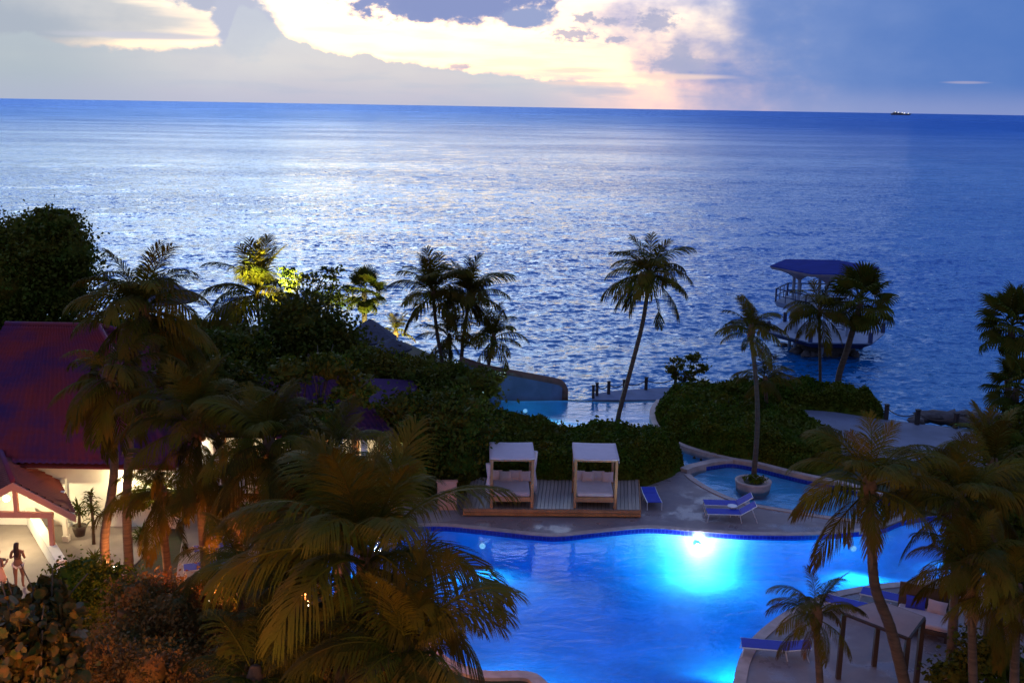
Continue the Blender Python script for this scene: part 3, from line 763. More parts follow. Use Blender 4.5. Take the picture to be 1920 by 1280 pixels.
def trunk_mb(P, r0, r1, n=10):
    mb = MB(); P = smooth_line(P, 10); m = len(P)
    rr = [(r0 + (r1 - r0) * (i / (m - 1)) ** .7) * (1 + .05 * (i % 2)) + (.10 * r0 / .16 if i == 0 else (.04 * r0 / .16 if i == 1 else 0)) for i in range(m)]
    mb.tube(P, rr, n); return mb
def palm(label, crown, base, Lf, n=20, mids=(), classes=None, seed=0, group='coconut palms', r0=.15, r1=.09, nuts=0, fine=False, spread=1.0, name='coconut_palm', dead=0, tilt=.12, ring=None):
    """crown and base are world points"""
    g = random.Random(seed); base = Vector(base); crown = Vector(crown)
    root = empty(name, base, label, 'palm tree', group)
    P = [Vector((0, 0, -.15)), Vector((0, 0, .1))] + [Vector(m_) - base for m_ in mids] + [crown - base]
    trunk_mb(P, r0, r1).build('trunk', M['bark'], root, True)
    c = crown - base
    FM = FRF if fine else FR
    f = MB(); f.lathe(c + Vector((0, 0, -.25)), [(r1 * 1.1, 0), (r1 * 1.9, .2), (r1 * 2.0, .4), (r1 * .9, .75)], 9); f.build('crown_shaft', M['fibre'], root, True)
    n = int(n * 1.3); Lf *= 1.08
    classes = classes or ['up', 'up', 'high', 'high', 'high', 'mid', 'mid', 'mid', 'mid', 'low', 'low', 'low', 'down', 'down']
    for i in range(n):
        cl = classes[i % len(classes)] if i < len(classes) else g.choice(classes)
        az = i * 2.39996 + g.uniform(-.3, .3) + seed
        if ring: az = ring[i % len(ring)] + g.uniform(-.2, .2)
        me = g.choice(FM[cl]); o = bpy.data.objects.new('frond', me); COL.objects.link(o); o.parent = root
        o.location = c + Vector((math.cos(az), math.sin(az), 0)) * r1 * .8 + Vector((0, 0, {'up': .35, 'high': .3, 'mid': .2, 'low': .08, 'down': 0, 'hang': -.1}[cl]))
        o.rotation_euler = (g.uniform(-.25, .25), g.uniform(-tilt, tilt), az)
        s = Lf * g.uniform(.82, 1.1) * (.85 if cl == 'up' else 1); o.scale = (s, s, s)
    if fine: dead += 2
    for i in range(dead):
        az = g.uniform(0, 6.28); o = bpy.data.objects.new('dry_frond', _dry); COL.objects.link(o); o.parent = root
        o.location = c + Vector((math.cos(az) * .1, math.sin(az) * .1, -.15)); o.rotation_euler = (0, g.uniform(-.1, .2), az); s = Lf * g.uniform(.5, .75); o.scale = (s, s, s)
    for i in range(nuts):
        a = i * 6.28 / nuts + g.uniform(-.2, .2); q = MB(); q.lathe((0, 0, 0), [(.02, -.13), (.085, -.07), (.105, 0), (.08, .08), (.02, .13)], 8)
        q.build('coconut', M['nut'], root, True, loc=c + Vector((math.cos(a) * .2, math.sin(a) * .2, -.12 - .12 * (i % 2))))
    return root
def palm_px(label, crown_px, base_px, Lpx, Y=None, mids=(), **kw):
    """place a palm from its footing and crown in the photograph, standing in the plane of its footing"""
    if Y is None: b = G(*base_px); Y = b.y
    else: b = A(base_px[0], base_px[1], Y); b.z = 0
    c = A(crown_px[0], crown_px[1], Y); dep = (c - CAM).dot(_f)
    return palm(label, c, b, Lpx * dep / FPX, mids=[A(a_, b_, Y) for a_, b_ in mids], **kw)

def fan_mesh(seed, n=26, span=250, droop=.5):
    g = random.Random(seed); mb = MB(); pet = .48
    pp = [Vector((0, 0, 0)), Vector((pet * .5, 0, .03)), Vector((pet, 0, 0))]
    mb.tube(pp, [.014, .010, .008], 5)
    c = pp[-1]
    for i in range(n):
        a = R(-span / 2 + span * (i + .5) / n); ll = .52 * (1 - .25 * abs(a) / R(span / 2)) * g.uniform(.92, 1.06)
        d = Vector((math.cos(a), math.sin(a), .12)); s_ = Vector((-math.sin(a), math.cos(a), 0)); wd = .018
        q1 = c + d * ll * .55; q2 = q1 + (d + Vector((0, 0, -droop))).normalized() * ll * .28; q3 = q2 + (d + Vector((0, 0, -droop * 3.5))).normalized() * ll * .2
        w1 = s_ * ll * .55 * math.tan(R(span / n / 2)) * .98
        mb.add([c, q1 - w1 + Vector((0, 0, .012)), q1 + w1 + Vector((0, 0, .012)), q1 - Vector((0, 0, .01)), q2 + s_ * wd, q2 - s_ * wd, q3], [(0, 1, 3), (0, 3, 2), (1, 5, 3), (3, 4, 2), (5, 4, 3), (5, 6, 4)])
    me = bpy.data.meshes.new('fan_leaf'); me.from_pydata(mb.v, [], mb.f); me.update(); me.materials.append(M['fan']); return me
FAN = [fan_mesh(s, 24 + 2 * s, 230 + 15 * s, .3 + .25 * s) for s in range(4)]
def fan_palm(label, crown_px, base_px, Lpx, n=26, seed=0, mids=(), r0=.2, r1=.16, Y=None, dead=6, name='fan_palm', lo=-50):
    if Y is None: b = G(*base_px); Y = b.y
    else: b = A(base_px[0], base_px[1], Y); b.z = 0
    cw = A(crown_px[0], crown_px[1], Y); g = random.Random(seed); dep = (cw - CAM).dot(_f); Lf = Lpx * dep / FPX
    root = empty(name, b, label, 'palm tree', 'fan palms')
    P = [Vector((0, 0, -.1)), Vector((0, 0, .1))] + [A(a_, b_, Y) - b for a_, b_ in mids] + [cw - b]
    trunk_mb(P, r0, r1).build('trunk', M['bark'], root, True)
    for i in range(n):
        t = i / n; e = R(80 - (80 - lo) * t + g.uniform(-8, 8)); az = i * 2.39996 + seed
        o = bpy.data.objects.new('fan_leaf', FAN[min(3, int(t * 3.4 + g.random() * .6))]); COL.objects.link(o); o.parent = root
        o.location = cw - b + Vector((0, 0, .15 - .3 * t)); s = Lf * g.uniform(.85, 1.08); o.scale = (s, s, s)
        o.rotation_euler = (g.uniform(-.5, .5), -e, az)
    for i in range(dead):
        az = g.uniform(0, 6.28); o = bpy.data.objects.new('fan_leaf', FAN[3]); COL.objects.link(o); o.parent = root
        o.location = cw - b + Vector((0, 0, -.25)); s = Lf * .7; o.scale = (s, s, s); o.rotation_euler = (g.uniform(-.5, .5), R(g.uniform(62, 80)), az)
    return root

# ------------------------------------------------------------------ big tiled roof and building on the left
def tiled_roof(name, c4, mat, parent, off, pitch=.26, course=.34, amp=.06):
    """c4: eave-left, eave-right, ridge-right, ridge-left (world). corrugated tile courses as real relief"""
    e0, e1, r1, r0 = [Vector(c) for c in c4]
    nrm = (e1 - e0).cross(r0 - e0).normalized()
    if nrm.z < 0: nrm = -nrm
    wid = (e1 - e0).length; hgt_ = (r0 - e0).length
    nu = int(wid / pitch) * 6; nc = int(hgt_ / course)
    us = np.linspace(0, 1, nu + 1); prof_ = []
    for i in range(nc):
        prof_ += [(i / nc, .055), ((i + .999) / nc, 0.0)]
    V3 = []
    for (t, lift) in prof_:
        a = e0.lerp(r0, t); b = e1.lerp(r1, t)
        for u_ in us:
            p = a.lerp(b, u_); ph = u_ * wid / pitch * 2 * math.pi
            V3.append(tuple(p + nrm * (lift + amp * (.5 + .5 * math.cos(ph))) - Vector(off)))
    m_ = nu + 1; idx = np.arange(len(prof_) * m_).reshape(len(prof_), m_)
    q = np.stack([idx[:-1, :-1], idx[:-1, 1:], idx[1:, 1:], idx[1:, :-1]], -1).reshape(-1, 4)
    o = link(name, fast_mesh(name, np.array(V3), q, 4), mat, parent); tag(o, kind='stuff'); return o

BY = 37.6
E0 = A(-120, 878, BY); zE = A(150, 872, BY).z
def atz(px, py, Y, z): p = A(px, py, Y); p.z = z; return p
eL = Vector((A(-160, 872, BY).x, BY, zE)); eR = Vector((A(330, 872, BY).x, BY, zE))
ridge = A(185, 612, 45.5); rL = Vector((eL.x, 45.5, ridge.z)); rR = Vector((ridge.x, 45.5, ridge.z))
bld = empty('tiled_building', (eL.x, BY, 0), 'long white building under the big purple red tiled hip roof at the left', 'building')
off = Vector((eL.x, BY, 0))
tiled_roof('roof_tiles', [eL, eR, rR, rL], M['tile'], bld, off)
eRb = Vector((eR.x + .3, 52.5, zE))
tiled_roof('roof_tiles', [eR + Vector((.02, 0, 0)), eRb, rR + Vector((.05, .03, 0)), rR], M['tile'], bld, off)
mb = MB(off); mb.quadslab([eL + Vector((0, 0, -.06)), eR + Vector((0, 0, -.06)), rR + Vector((0, 0, -.06)), rL + Vector((0, 0, -.06))], .08); mb.build('roof_deck', M['tile_red'], bld)
mb = MB(off); mb.tube([rL + Vector((0, 0, .05)), rR + Vector((0, 0, .05)), eR + Vector((0, 0, .05))], .12, 8); mb.tube([rR + Vector((0, 0, .05)), eRb + Vector((0, 0, .05))], .12, 8); mb.build('ridge_tiles', M['tile'], bld, True)
mb = MB(off); mb.box(((eL.x + eR.x) / 2, BY + 1.0, zE / 2 - .1), (eR.x - eL.x - .8, .25, zE - .1)); mb.build('wall', M['white'], bld)
mb = MB(off); mb.box((eR.x - .6, BY + 7.6, zE / 2 - .1), (.25, 13, zE - .1)); mb.build('wall', M['white'], bld)
mb = MB(off); mb.quadslab([(eL.x, BY + .06, zE - .12), (eR.x, BY + .06, zE - .12), (eR.x, BY + 1.2, zE - .12), (eL.x, BY + 1.2, zE - .12)], .06); mb.build('soffit', M['white'], bld)
# restaurant wing, set back on the right
RY = 41.0
wz = A(620, 816, RY).z
wL = A(330, 816, RY).x; wR = A(745, 816, RY).x
win = empty('restaurant_wing', (wL, RY, 0), 'low lit restaurant wing with purple tiled roof and white columns behind the palms', 'building')
offw = Vector((wL, RY, 0))
rg = A(600, 706, RY + 4.8)
a0, a1 = Vector((wL, RY, wz)), Vector((wR, RY, wz)); b1 = Vector((A(650, 706, RY + 4.8).x, RY + 4.8, rg.z)); b0 = Vector((wL + .5, RY + 4.8, rg.z))
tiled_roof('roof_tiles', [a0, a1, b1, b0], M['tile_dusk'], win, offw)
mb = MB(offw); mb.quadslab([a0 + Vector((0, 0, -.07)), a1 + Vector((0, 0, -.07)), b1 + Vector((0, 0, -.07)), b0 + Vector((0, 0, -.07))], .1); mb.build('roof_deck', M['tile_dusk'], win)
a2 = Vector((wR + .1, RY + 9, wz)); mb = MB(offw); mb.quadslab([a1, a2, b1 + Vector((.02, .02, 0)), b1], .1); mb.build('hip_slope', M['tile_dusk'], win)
for i in range(9):
    xx = wL + .5 + (wR - wL - .9) * i / 8
    mb = MB(offw); mb.box((xx, RY + .45, wz / 2 - .05), (.24, .24, wz - .1)); mb.box((xx, RY + .45, .1), (.34, .34, .2)); mb.box((xx, RY + .45, wz - .2), (.34, .34, .12)); mb.build('column', M['white'], win)
mb = MB(offw); mb.box(((wL + wR) / 2, RY + 3.2, wz / 2), (wR - wL - .6, .2, wz)); mb.build('wall', M['white'], win)
mb = MB(offw); mb.box(((wL + wR) / 2, RY + .45, wz - .02), (wR - wL - .3, .3, .22)); mb.build('beam', M['white'], win)
for i in range(6):
    xx = wL + 1 + (wR - wL - 2) * (i + .5) / 6
    mb = MB(offw); mb.box((xx, RY + 3.07, 1.2), (1.1, .06, 2.2)); d_ = mb.build('door', M['teak'], win)
    mb = MB(offw); mb.box((xx, RY + 3.03, 1.45), (.8, .03, 1.4)); mb.build('pane', emit('lit_pane', (1, .72, .38), 1.2) if i == 0 else bpy.data.materials['lit_pane'], d_)
for i, xx in enumerate((wL + 1.6, (wL + wR) / 2, wR - 1.0)):
    l_ = empty('ceiling_lamp', (xx, RY + 1.8, wz - .45), ['round lamp glowing under the left end of the restaurant eave', 'round lamp glowing under the middle of the restaurant eave', 'round lamp glowing under the right end of the restaurant eave beside the last white column'][i], 'lamp', 'lamps under the restaurant eave')
    q = MB(); q.lathe((0, 0, 0), [(.02, -.14), (.1, -.1), (.14, 0), (.1, .1), (.02, .14)], 10); q.build('globe', M['bulb'], l_, True)
    q = MB(); q.tube([(0, 0, .14), (0, 0, .5)], .012, 5); q.build('cord', M['rail'], l_)
    point_light('lamp_light', (0, -.35, -.1), 190, (1, .80, .52), .12, l_)

# ------------------------------------------------------------------ gabled entrance canopy at the lower left
PY = 35.0
apx = A(25, 911, PY); evR = A(143, 972, PY); evL = Vector((2 * apx.x - evR.x, PY, evR.z))
can = empty('entrance_canopy', (apx.x, PY, 0), 'open gabled canopy with red tiled roof, salmon trim and bright light inside', 'canopy')
oc = Vector((apx.x, PY, 0)); DB = 5.0
back = Vector((-1.1, DB, 0)); bR = evR + Vector((-3.0, DB, 0)); bA = apx + Vector((-3.0, DB, 0)); bL = evL + Vector((-3.0, DB, 0))
up_ = Vector((0, 0, .10))
tiled_roof('roof_tiles', [evR + up_, bR + up_, bA + up_, apx + up_], M['tile_red'], can, oc, .22, .3, .035)
tiled_roof('roof_tiles', [bL + up_, evL + up_, apx + up_, bA + up_], M['tile_red'], can, oc, .22, .3, .035)
mb = MB(oc); mb.quadslab([evR + Vector((0, 0, .07)), bR + Vector((0, 0, .07)), bA + Vector((0, 0, .07)), apx + Vector((0, 0, .07))], .06); mb.quadslab([bL + Vector((0, 0, .07)), evL + Vector((0, 0, .07)), apx + Vector((0, 0, .07)), bA + Vector((0, 0, .07))], .06); mb.build('roof_deck', M['white'], can)
mb = MB(oc)
mb.tube([apx + up_ * 1.7, bA + up_ * 1.7], .09, 8); mb.build('ridge_tiles', M['tile'], can, True)
def bargeboard(p, q):
    d = (q - p); n_ = Vector((0, -1, 0)); wv = Vector((0, 0, .26))
    m_ = MB(oc); a = p + Vector((0, -.06, .14)); b = q + Vector((0, -.06, .14))
    m_.add([a, b, b - wv, a - wv, a + Vector((0, .07, 0)), b + Vector((0, .07, 0)), b - wv + Vector((0, .07, 0)), a - wv + Vector((0, .07, 0))], [(0, 1, 2, 3), (7, 6, 5, 4), (0, 4, 5, 1), (1, 5, 6, 2), (2, 6, 7, 3), (3, 7, 4, 0)])
    m_.build('bargeboard', M['salmon'], can)
bargeboard(apx, evR); bargeboard(evL, apx)
hb = A(50, 966, PY).z
pR = A(100, 1062, PY); pRx = pR.x
mb = MB(oc); mb.box(((pRx + 2 * apx.x - pRx) / 2, PY + .08, hb), (2 * (pRx - apx.x) + .2, .14, .2)); mb.build('tie_beam', M['salmon'], can)
mb = MB(oc); mb.box((apx.x, PY + .08, (hb + apx.z) / 2), (.14, .12, apx.z - hb - .2)); mb.build('king_post', M['salmon'], can)
for xx, yy in ((pRx, PY + .08), (2 * apx.x - pRx, PY + .08), (pRx - .35, PY + 2.0), (pRx - .9, PY + 3.4)):
    mb = MB(oc); h_ = hb if yy < PY + 1 else hb + .15; mb.box((xx, yy, h_ / 2), (.15, .15, h_)); mb.box((xx, yy, .12), (.22, .22, .24)); mb.build('post', M['salmon'] if yy < PY + 1 else M['white'], can)
mb = MB(oc); mb.box((apx.x - 1.0, PY + 3.75, 1.35), (4.2, .12, 2.7)); mb.build('rear_wall', M['white'], can)
mb = MB(oc); mb.box((A(18, 1000, PY + 3.6).x, PY + 3.66, 1.0), (.9, .05, 1.2)); p_ = mb.build('notice_board', M['yellow'], can)
mb = MB(oc); mb.box((A(18, 1000, PY + 3.6).x, PY + 3.63, .55), (.95, .05, .14)); mb.build('board_trim', M['salmon'], p_)
mb = MB(oc); mb.box((A(56, 1000, PY + 3.6).x, PY + 3.66, 1.0), (.75, .05, 2.0), bev=.01); mb.build('door', M['white'], can)
# low ramp wall in front of the canopy
wa, wb = G(58, 990), G(118, 1084)
rw = empty('low_wall', (wb.x, wb.y, 0), 'low white wall running forward from the canopy posts beside the path', 'wall')
mb = MB((wb.x, wb.y, 0)); d = (wb - wa).normalized(); s_ = Vector((-d.y, d.x, 0)) * .12
mb.quadslab([wa - s_ + Vector((0, 0, .75)), wb - s_ + Vector((0, 0, .6)), wb + s_ + Vector((0, 0, .6)), wa + s_ + Vector((0, 0, .75))], .62); mb.build('wall_body', M['white'], rw)
mb = MB((wb.x, wb.y, 0)); s2 = s_ * 1.35
mb.quadslab([wa - s2 + Vector((0, 0, .80)), wb - s2 + Vector((0, 0, .65)), wb + s2 + Vector((0, 0, .65)), wa + s2 + Vector((0, 0, .80))], .05); mb.build('wall_cap', M['white'], rw)
lp_ = A(12, 934, PY + 1.4)
l_ = empty('canopy_lamp', lp_, 'very bright lamp hanging under the gabled entrance canopy', 'lamp')
q = MB(); q.lathe((0, 0, 0), [(.02, -.12), (.1, -.08), (.13, 0), (.1, .08), (.02, .12)], 12); q.build('globe', M['bulb'], l_, True)
q = MB(); q.tube([(0, 0, .12), (0, 0, .4)], .012, 5); q.build('cord', M['rail'], l_)
point_light('lamp_light', (.1, -.25, -.15), 430, (1, .80, .42), .12, l_)
# lamp on the wall under the eave of the long building
for i, (a_, b_) in enumerate(((232, 898), (300, 905))):
    p_ = A(a_, b_, BY + .7)
    l_ = empty('wall_lamp', p_, ['bright wall lamp under the big tiled eave near the leaning trunk', 'wall lamp under the big tiled eave behind the orange lit fronds'][i], 'lamp')
    q = MB(); q.box((0, .1, 0), (.16, .06, .26)); q.build('bracket', M['rail'], l_)
    q = MB(); q.lathe((0, 0, -.02), [(.03, -.1), (.08, -.06), (.09, .06), (.03, .1)], 10); q.build('globe', M['bulb'], l_, True)
    point_light('lamp_light', (0, -.3, 0), 110, (1, .78, .40), .1, l_)

# ------------------------------------------------------------------ viewing tower in the sea
TC = G(1548, 617, -.4); TC.z = 0
tw = empty('sea_tower', (TC.x, TC.y, SEAZ), 'two level open viewing tower with hexagonal flat roof standing in the sea', 'tower')
to = Vector((TC.x, TC.y, SEAZ))
dep_t = (TC - CAM).dot(_f); PXM = dep_t / FPX
def hexpts(rx, ry, z, rot=0, cx=0.0):
    return [Vector((TC.x + cx + rx * math.cos(a), TC.y + ry * math.sin(a), z)) for a in [rot + k * math.pi / 3 for k in range(6)]]
def slab(mb, top, bot):
    n_ = len(top); mb.add(top + bot, [tuple(range(n_)), tuple(range(2 * n_ - 1, n_ - 1, -1))] + [(k, n_ + k, n_ + (k + 1) % n_, (k + 1) % n_) for k in range(n_)])
zr = A(1535, 503, TC.y).z; zu = A(1535, 566, TC.y).z; zl = A(1548, 622, TC.y).z
rr = 102 * PXM
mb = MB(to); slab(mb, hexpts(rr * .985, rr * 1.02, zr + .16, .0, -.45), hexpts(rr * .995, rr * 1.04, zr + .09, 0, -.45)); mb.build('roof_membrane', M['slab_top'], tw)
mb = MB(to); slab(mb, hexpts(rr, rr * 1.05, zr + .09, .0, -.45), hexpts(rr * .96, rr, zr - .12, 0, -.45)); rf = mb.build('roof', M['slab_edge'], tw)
ccols = [(-1.25 + math.cos(a) * 0, 0) for a in ()]
colpos = [Vector((TC.x - .45 + math.cos(a) * rr * .52, TC.y + math.sin(a) * rr * .55, 0)) for a in [R(-100), R(-160), R(160), R(80), R(20), R(-40)]]
for cpos in colpos:
    mb = MB(to); mb.lathe((cpos.x, cpos.y, zr - .12), [(.09, -.72), (.35, -.5), (1.05, -.16), (1.5, 0)], 6); mb.build('roof_cone', M['slab_edge'], tw)
    mb = MB(to); mb.tube([(cpos.x, cpos.y, SEAZ - 1), (cpos.x, cpos.y, zr - .8)], .13, 10); mb.build('column', M['slab'], tw, True)
ru = 78 * PXM; ucx = -.9
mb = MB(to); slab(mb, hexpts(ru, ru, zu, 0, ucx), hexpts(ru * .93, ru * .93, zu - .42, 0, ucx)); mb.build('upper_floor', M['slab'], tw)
hp = hexpts(ru * .97, ru * .97, zu, 0, ucx)
for k in range(6):
    a, b = hp[k], hp[(k + 1) % 6]
    if k == 5: continue
    mb = MB(to)
    for hz in (.45, .98): mb.tube([a + Vector((0, 0, hz)), b + Vector((0, 0, hz))], .035 if hz < .9 else .05, 6)
    mb.build('railing', M['rail'], tw)
    for t in (0, .33, .66):
        p = a.lerp(b, t); mb = MB(to); mb.box(p + Vector((0, 0, .5)), (.12 if t == 0 else .06,) * 2 + (1.05,)); mb.build('rail_post', M['rail'], tw)
rl = 112 * PXM
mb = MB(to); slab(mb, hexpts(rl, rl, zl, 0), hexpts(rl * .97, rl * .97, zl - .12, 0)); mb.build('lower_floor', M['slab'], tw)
mb = MB(to); slab(mb, hexpts(rl * .985, rl * .985, zl - .125, 0), hexpts(rl * .80, rl * .80, zl - .55, 0)); mb.build('floor_beam', M['rail'], tw)
for k, p in enumerate(hexpts(rl * .96, rl * .96, zl, 0)):
    mb = MB(to); mb.box(p + Vector((0, 0, .38)), (.28, .28, .78), bev=.03); mb.build('corner_post', M['rail'], tw)
mb = MB(to); mb.lathe((TC.x, TC.y, SEAZ), [(2.5, -1), (2.4, .2), (2.2, zl - .5 - SEAZ)], 12); mb.build('base_drum', M['post'], tw)
mb = MB(to)
for k in range(10):
    t = k / 9; mb.box((TC.x + 1.0, TC.y + .6 - k * .26, zu - .1 - (zu - zl) * (1 - t) * .98), (.9, .28, .06))
mb.build('stair_treads', M['slab'], tw)
for k in range(26):
    a = rnd.uniform(0, 6.283); r_ = rnd.uniform(2.2, 3.3); s = rnd.uniform(.2, .5)
    v_, f_ = blob_core((0, 0, 0), (s * 1.3, s, s * .7), .7, k, 7, 4)
    o = link('sea_rock', fast_mesh('sea_rock', v_, f_, 4), M['rock'], None, (TC.x + r_ * math.cos(a), TC.y + r_ * .8 * math.sin(a), SEAZ + .05)); o.rotation_euler = (0, 0, a)
    tag(o, 'dark wet boulder in the ring of rocks at the foot of the sea tower', 'rock', 'boulders round the foot of the sea tower')

# ship on the horizon
sp_ = A(1688, 210, 9000); sp_.z = SEAZ
sh = empty('cruise_ship', sp_, 'far ship with bright lights on the horizon at the right', 'ship')
q = MB(); q.add([(-70, -12, 0), (75, -12, 0), (95, 0, 14), (75, 12, 0), (-70, 12, 0), (-74, -12, 14), (78, -12, 14), (78, 12, 14), (-74, 12, 14)], [(0, 1, 6, 5), (1, 2, 6), (1, 3, 2), (3, 7, 2), (3, 4, 8, 7), (4, 0, 5, 8), (5, 6, 2, 7, 8)]); q.build('hull', M['ship'], sh)
q = MB(); q.box((-20, 0, 17), (80, 18, 6)); q.box((-40, 0, 23), (24, 14, 6)); q.build('superstructure', M['ship'], sh)
for xx, zz in ((-45, 24), (-20, 22), (12, 20), (30, 17), (62, 16)):
    q = MB(); q.box((xx, -13.5, zz), (5, 2, 3)); q.build('deck_light', M['shiplight'], sh)

# ------------------------------------------------------------------ sea wall, pier, rope posts, shore rocks
swp = [(860, 750, 2.2), (905, 752, 1.8), (950, 751, 1.5), (1000, 751, 1.22), (1035, 751, 1.02), (1048, 750, .9), (1054, 749, .7)]
sw = empty('sea_wall', G(905, 752), 'pale blue wall with rounded brown cap sloping down at the edge of the upper pool', 'wall')
so = G(905, 752); mb = MB(so); P = [(G(a, b), h) for a, b, h in swp]; P = [(p + Vector((0, .15, 0)), h) for p, h in P]
vs = []; fs = []
for p, h in P: vs += [p + Vector((0, 0, -.5)), p + Vector((0, 0, h)), p + Vector((0, .5, h)), p + Vector((0, .5, -2.5))]
for i in range(len(P) - 1):
    for k in range(3): fs.append((4 * i + k, 4 * i + 4 + k, 4 * i + 5 + k, 4 * i + 1 + k))
fs.append((4 * len(P) - 1, 4 * len(P) - 2, 4 * len(P) - 3, 4 * len(P) - 4))
mb.add(vs, fs).build('wall_face', M['seawall'], sw)
mb = MB(so); mb.tube([p + Vector((0, .22, h)) for p, h in P] + [P[-1][0] + Vector((.1, .22, .5)), P[-1][0] + Vector((.12, .22, -.2))], .24, 10); mb.build('wall_cap', M['cap'], sw, True)

pier_lp = [G(a, b) for a, b in ((1111, 750), (1112, 739), (1150, 733), (1200, 729), (1262, 727), (1262, 750))]
pr = empty('timber_pier', pier_lp[0], 'small pale viewing platform with rope posts at the pool edge over the sea', 'pier')
po = pier_lp[0]; o = sheet('pier_floor', [[p - po for p in pier_lp]], .02, .18, M['seawall'], pr)
for i in range(5):
    t = i / 4; p = pier_lp[1].lerp(pier_lp[3], t) - po; mb = MB(); mb.tube([p + Vector((.05, -.1, -3)), p + Vector((.05, -.1, -.1))], .1, 7); mb.build('pile', M['post'], pr)
def rope_posts(pts, grp, labels, hh=.62, wd=.16):
    tops = []
    for i, (a, b) in enumerate(pts):
        p = G(a, b); r_ = empty('rope_post', p, labels[i], 'post', grp)
        q = MB(); q.box((0, 0, hh / 2), (wd, wd, hh), rz=.2 * i, bev=.02); q.build('shaft', M['post'], r_)
        q = MB(); q.box((0, 0, hh + .03), (wd + .05, wd + .05, .06), rz=.2 * i, bev=.015); q.build('post_cap', M['post'], r_)
        tops.append(p + Vector((0, 0, hh * .82)))
    return tops
def ropes(tops, lab, sag=.22):
    for i in range(len(tops) - 1):
        a, b = tops[i], tops[i + 1]; P = []
        for k in range(9):
            t = k / 8; P.append(a.lerp(b, t) - a - Vector((0, 0, sag * 4 * t * (1 - t))))
        q = MB(); q.tube(P, .03, 5); o = q.build('rope', M['rope'], None, True, a); tag(o, lab[i], 'rope')
T = rope_posts([(1112, 747), (1119, 742), (1141, 739), (1170, 736), (1211, 731), (1266, 727)], 'rope posts on the pier',
               ['shortest dark post at the near left corner of the pier', 'second dark rope post on the left edge of the pier', 'dark rope post at the far left corner of the pier, standing against the sea', 'dark rope post on the pier just left of the leaning tall palm', 'low dark rope post on the pier, right of the palm trunk', 'dark rope post at the right end of the pier beside the small shrub'], .72, .15)
ropes(T, ['short rope between the two nearest left pier posts', 'rope along the left edge of the pier', 'rope at the far left corner of the pier', 'sagging rope behind the trunk of the leaning tall palm', 'long sagging rope at the right part of the pier'])
T = rope_posts([(1661, 786), (1719, 796), (1791, 803), (1868, 809)], 'rope posts along the seaside path', ['dark rope post at the tip of the low hedge on the seaside path', 'thick dark rope post on the open seaward edge of the path', 'dark rope post in front of the shore rocks on the seaside path', 'dark rope post half hidden by the bushes at the right edge of the path'], .78, .2)
ropes(T, ['rope from the hedge tip to the next path post', 'sagging rope over the shore rocks along the path', 'rope running into the bushes at the right end of the path'], .3)
k = 0
for (a, b, s) in [(1745, 792, .5), (1762, 790, .7), (1785, 791, .8), (1806, 793, .9), (1828, 795, .9), (1850, 798, 1.0), (1875, 800, 1.0), (1730, 800, .4), (1900, 803, 1.1), (1925, 806, 1.2)]:
    v_, f_ = blob_core((0, 0, 0), (s * 1.3, s * .9, s * .45), .8, k * 5, 9, 5); p = G(a, b); p.y += .9
    o = link('shore_rock', fast_mesh('shore_rock', v_, f_, 4), M['rock'], None, p + Vector((0, 0, .0))); k += 1
    tag(o, 'dark brown boulder in the row of rocks beyond the seaside path', 'rock', 'rocks beyond the seaside path')

# thatched shelters among the palms
def shelter(label, apex_px, eave_px, Y, npost=4):
    ap = A(*apex_px, Y); ev = A(*eave_px, Y); r_ = abs(ev.x - ap.x)
    root = empty('thatched_shelter', (ap.x, Y, 0), label, 'shelter', 'thatched shelters on the shore')
    q = MB(); q.lathe((0, 0, 0), [(r_, ev.z - .12), (r_ * 1.02, ev.z), (r_ * .62, ev.z + (ap.z - ev.z) * .42), (r_ * .28, ev.z + (ap.z - ev.z) * .78), (.06, ap.z)], 14); q.build('thatch_roof', M['thatch'], root)
    for k in range(npost):
        a = math.pi / 4 + k * 2 * math.pi / npost; q = MB(); q.tube([(r_ * .6 * math.cos(a), r_ * .6 * math.sin(a), 0), (r_ * .6 * math.cos(a), r_ * .6 * math.sin(a), ev.z + .3)], .08, 7); q.build('pole', M['post'], root)
shelter('pale thatched shelter roof behind the fan palm with the lit foot', (694, 598), (745, 634), 62)
shelter('low bluish thatched shelter at the left of the bright green lit palm', (430, 566), (458, 588), 72)
shelter('grey thatched shelter roof behind the tall dark palm over the big roof', (300, 518), (372, 560), 68)
shelter('small dark shelter roof between the yellow green palm and the twin palms', (735, 634), (772, 652), 60)

# ------------------------------------------------------------------ day beds on the timber deck
DZ = .34
dk_c = [(868, 968), (1198, 972), (1197, 915), (900, 912)]
dA, dB_ = G(868, 967), G(1199, 970); dC, dD_ = G(1196, 912), G(884, 908)
dk = empty('timber_deck', (dA.x, dA.y, 0), 'low timber deck with orange lit front edge carrying the two day beds', 'deck'); do = Vector((dA.x, dA.y, 0))
npk = 46
pm = None
for i in range(npk):
    a = dA.lerp(dB_, (i + .5) / npk); b = dD_.lerp(dC, (i + .5) / npk); wpl = (dB_ - dA).length / npk - .02; L_ = (b - a).length
    if pm is None:
        q = MB(); q.box((0, 0, 0), (wpl, 1, .035), bev=.0); o = q.build('plank', M['wood'], dk); pm = o.data
    else:
        o = bpy.data.objects.new('plank', pm); COL.objects.link(o); o.parent = dk
    o.location = (a + b) / 2 - do + Vector((0, 0, DZ - .018 + rnd.uniform(-.003, .003))); o.scale = (1, L_, 1); o.rotation_euler = (0, 0, math.atan2(b.y - a.y, b.x - a.x) - math.pi / 2)
mb = MB(do); mb.quadslab([dA + Vector((0, -.02, DZ - .04)), dB_ + Vector((0, -.02, DZ - .04)), dC + Vector((0, 0, DZ - .04)), dD_ + Vector((0, 0, DZ - .04))], .03); mb.build('deck_frame', M['darkwood'], dk)
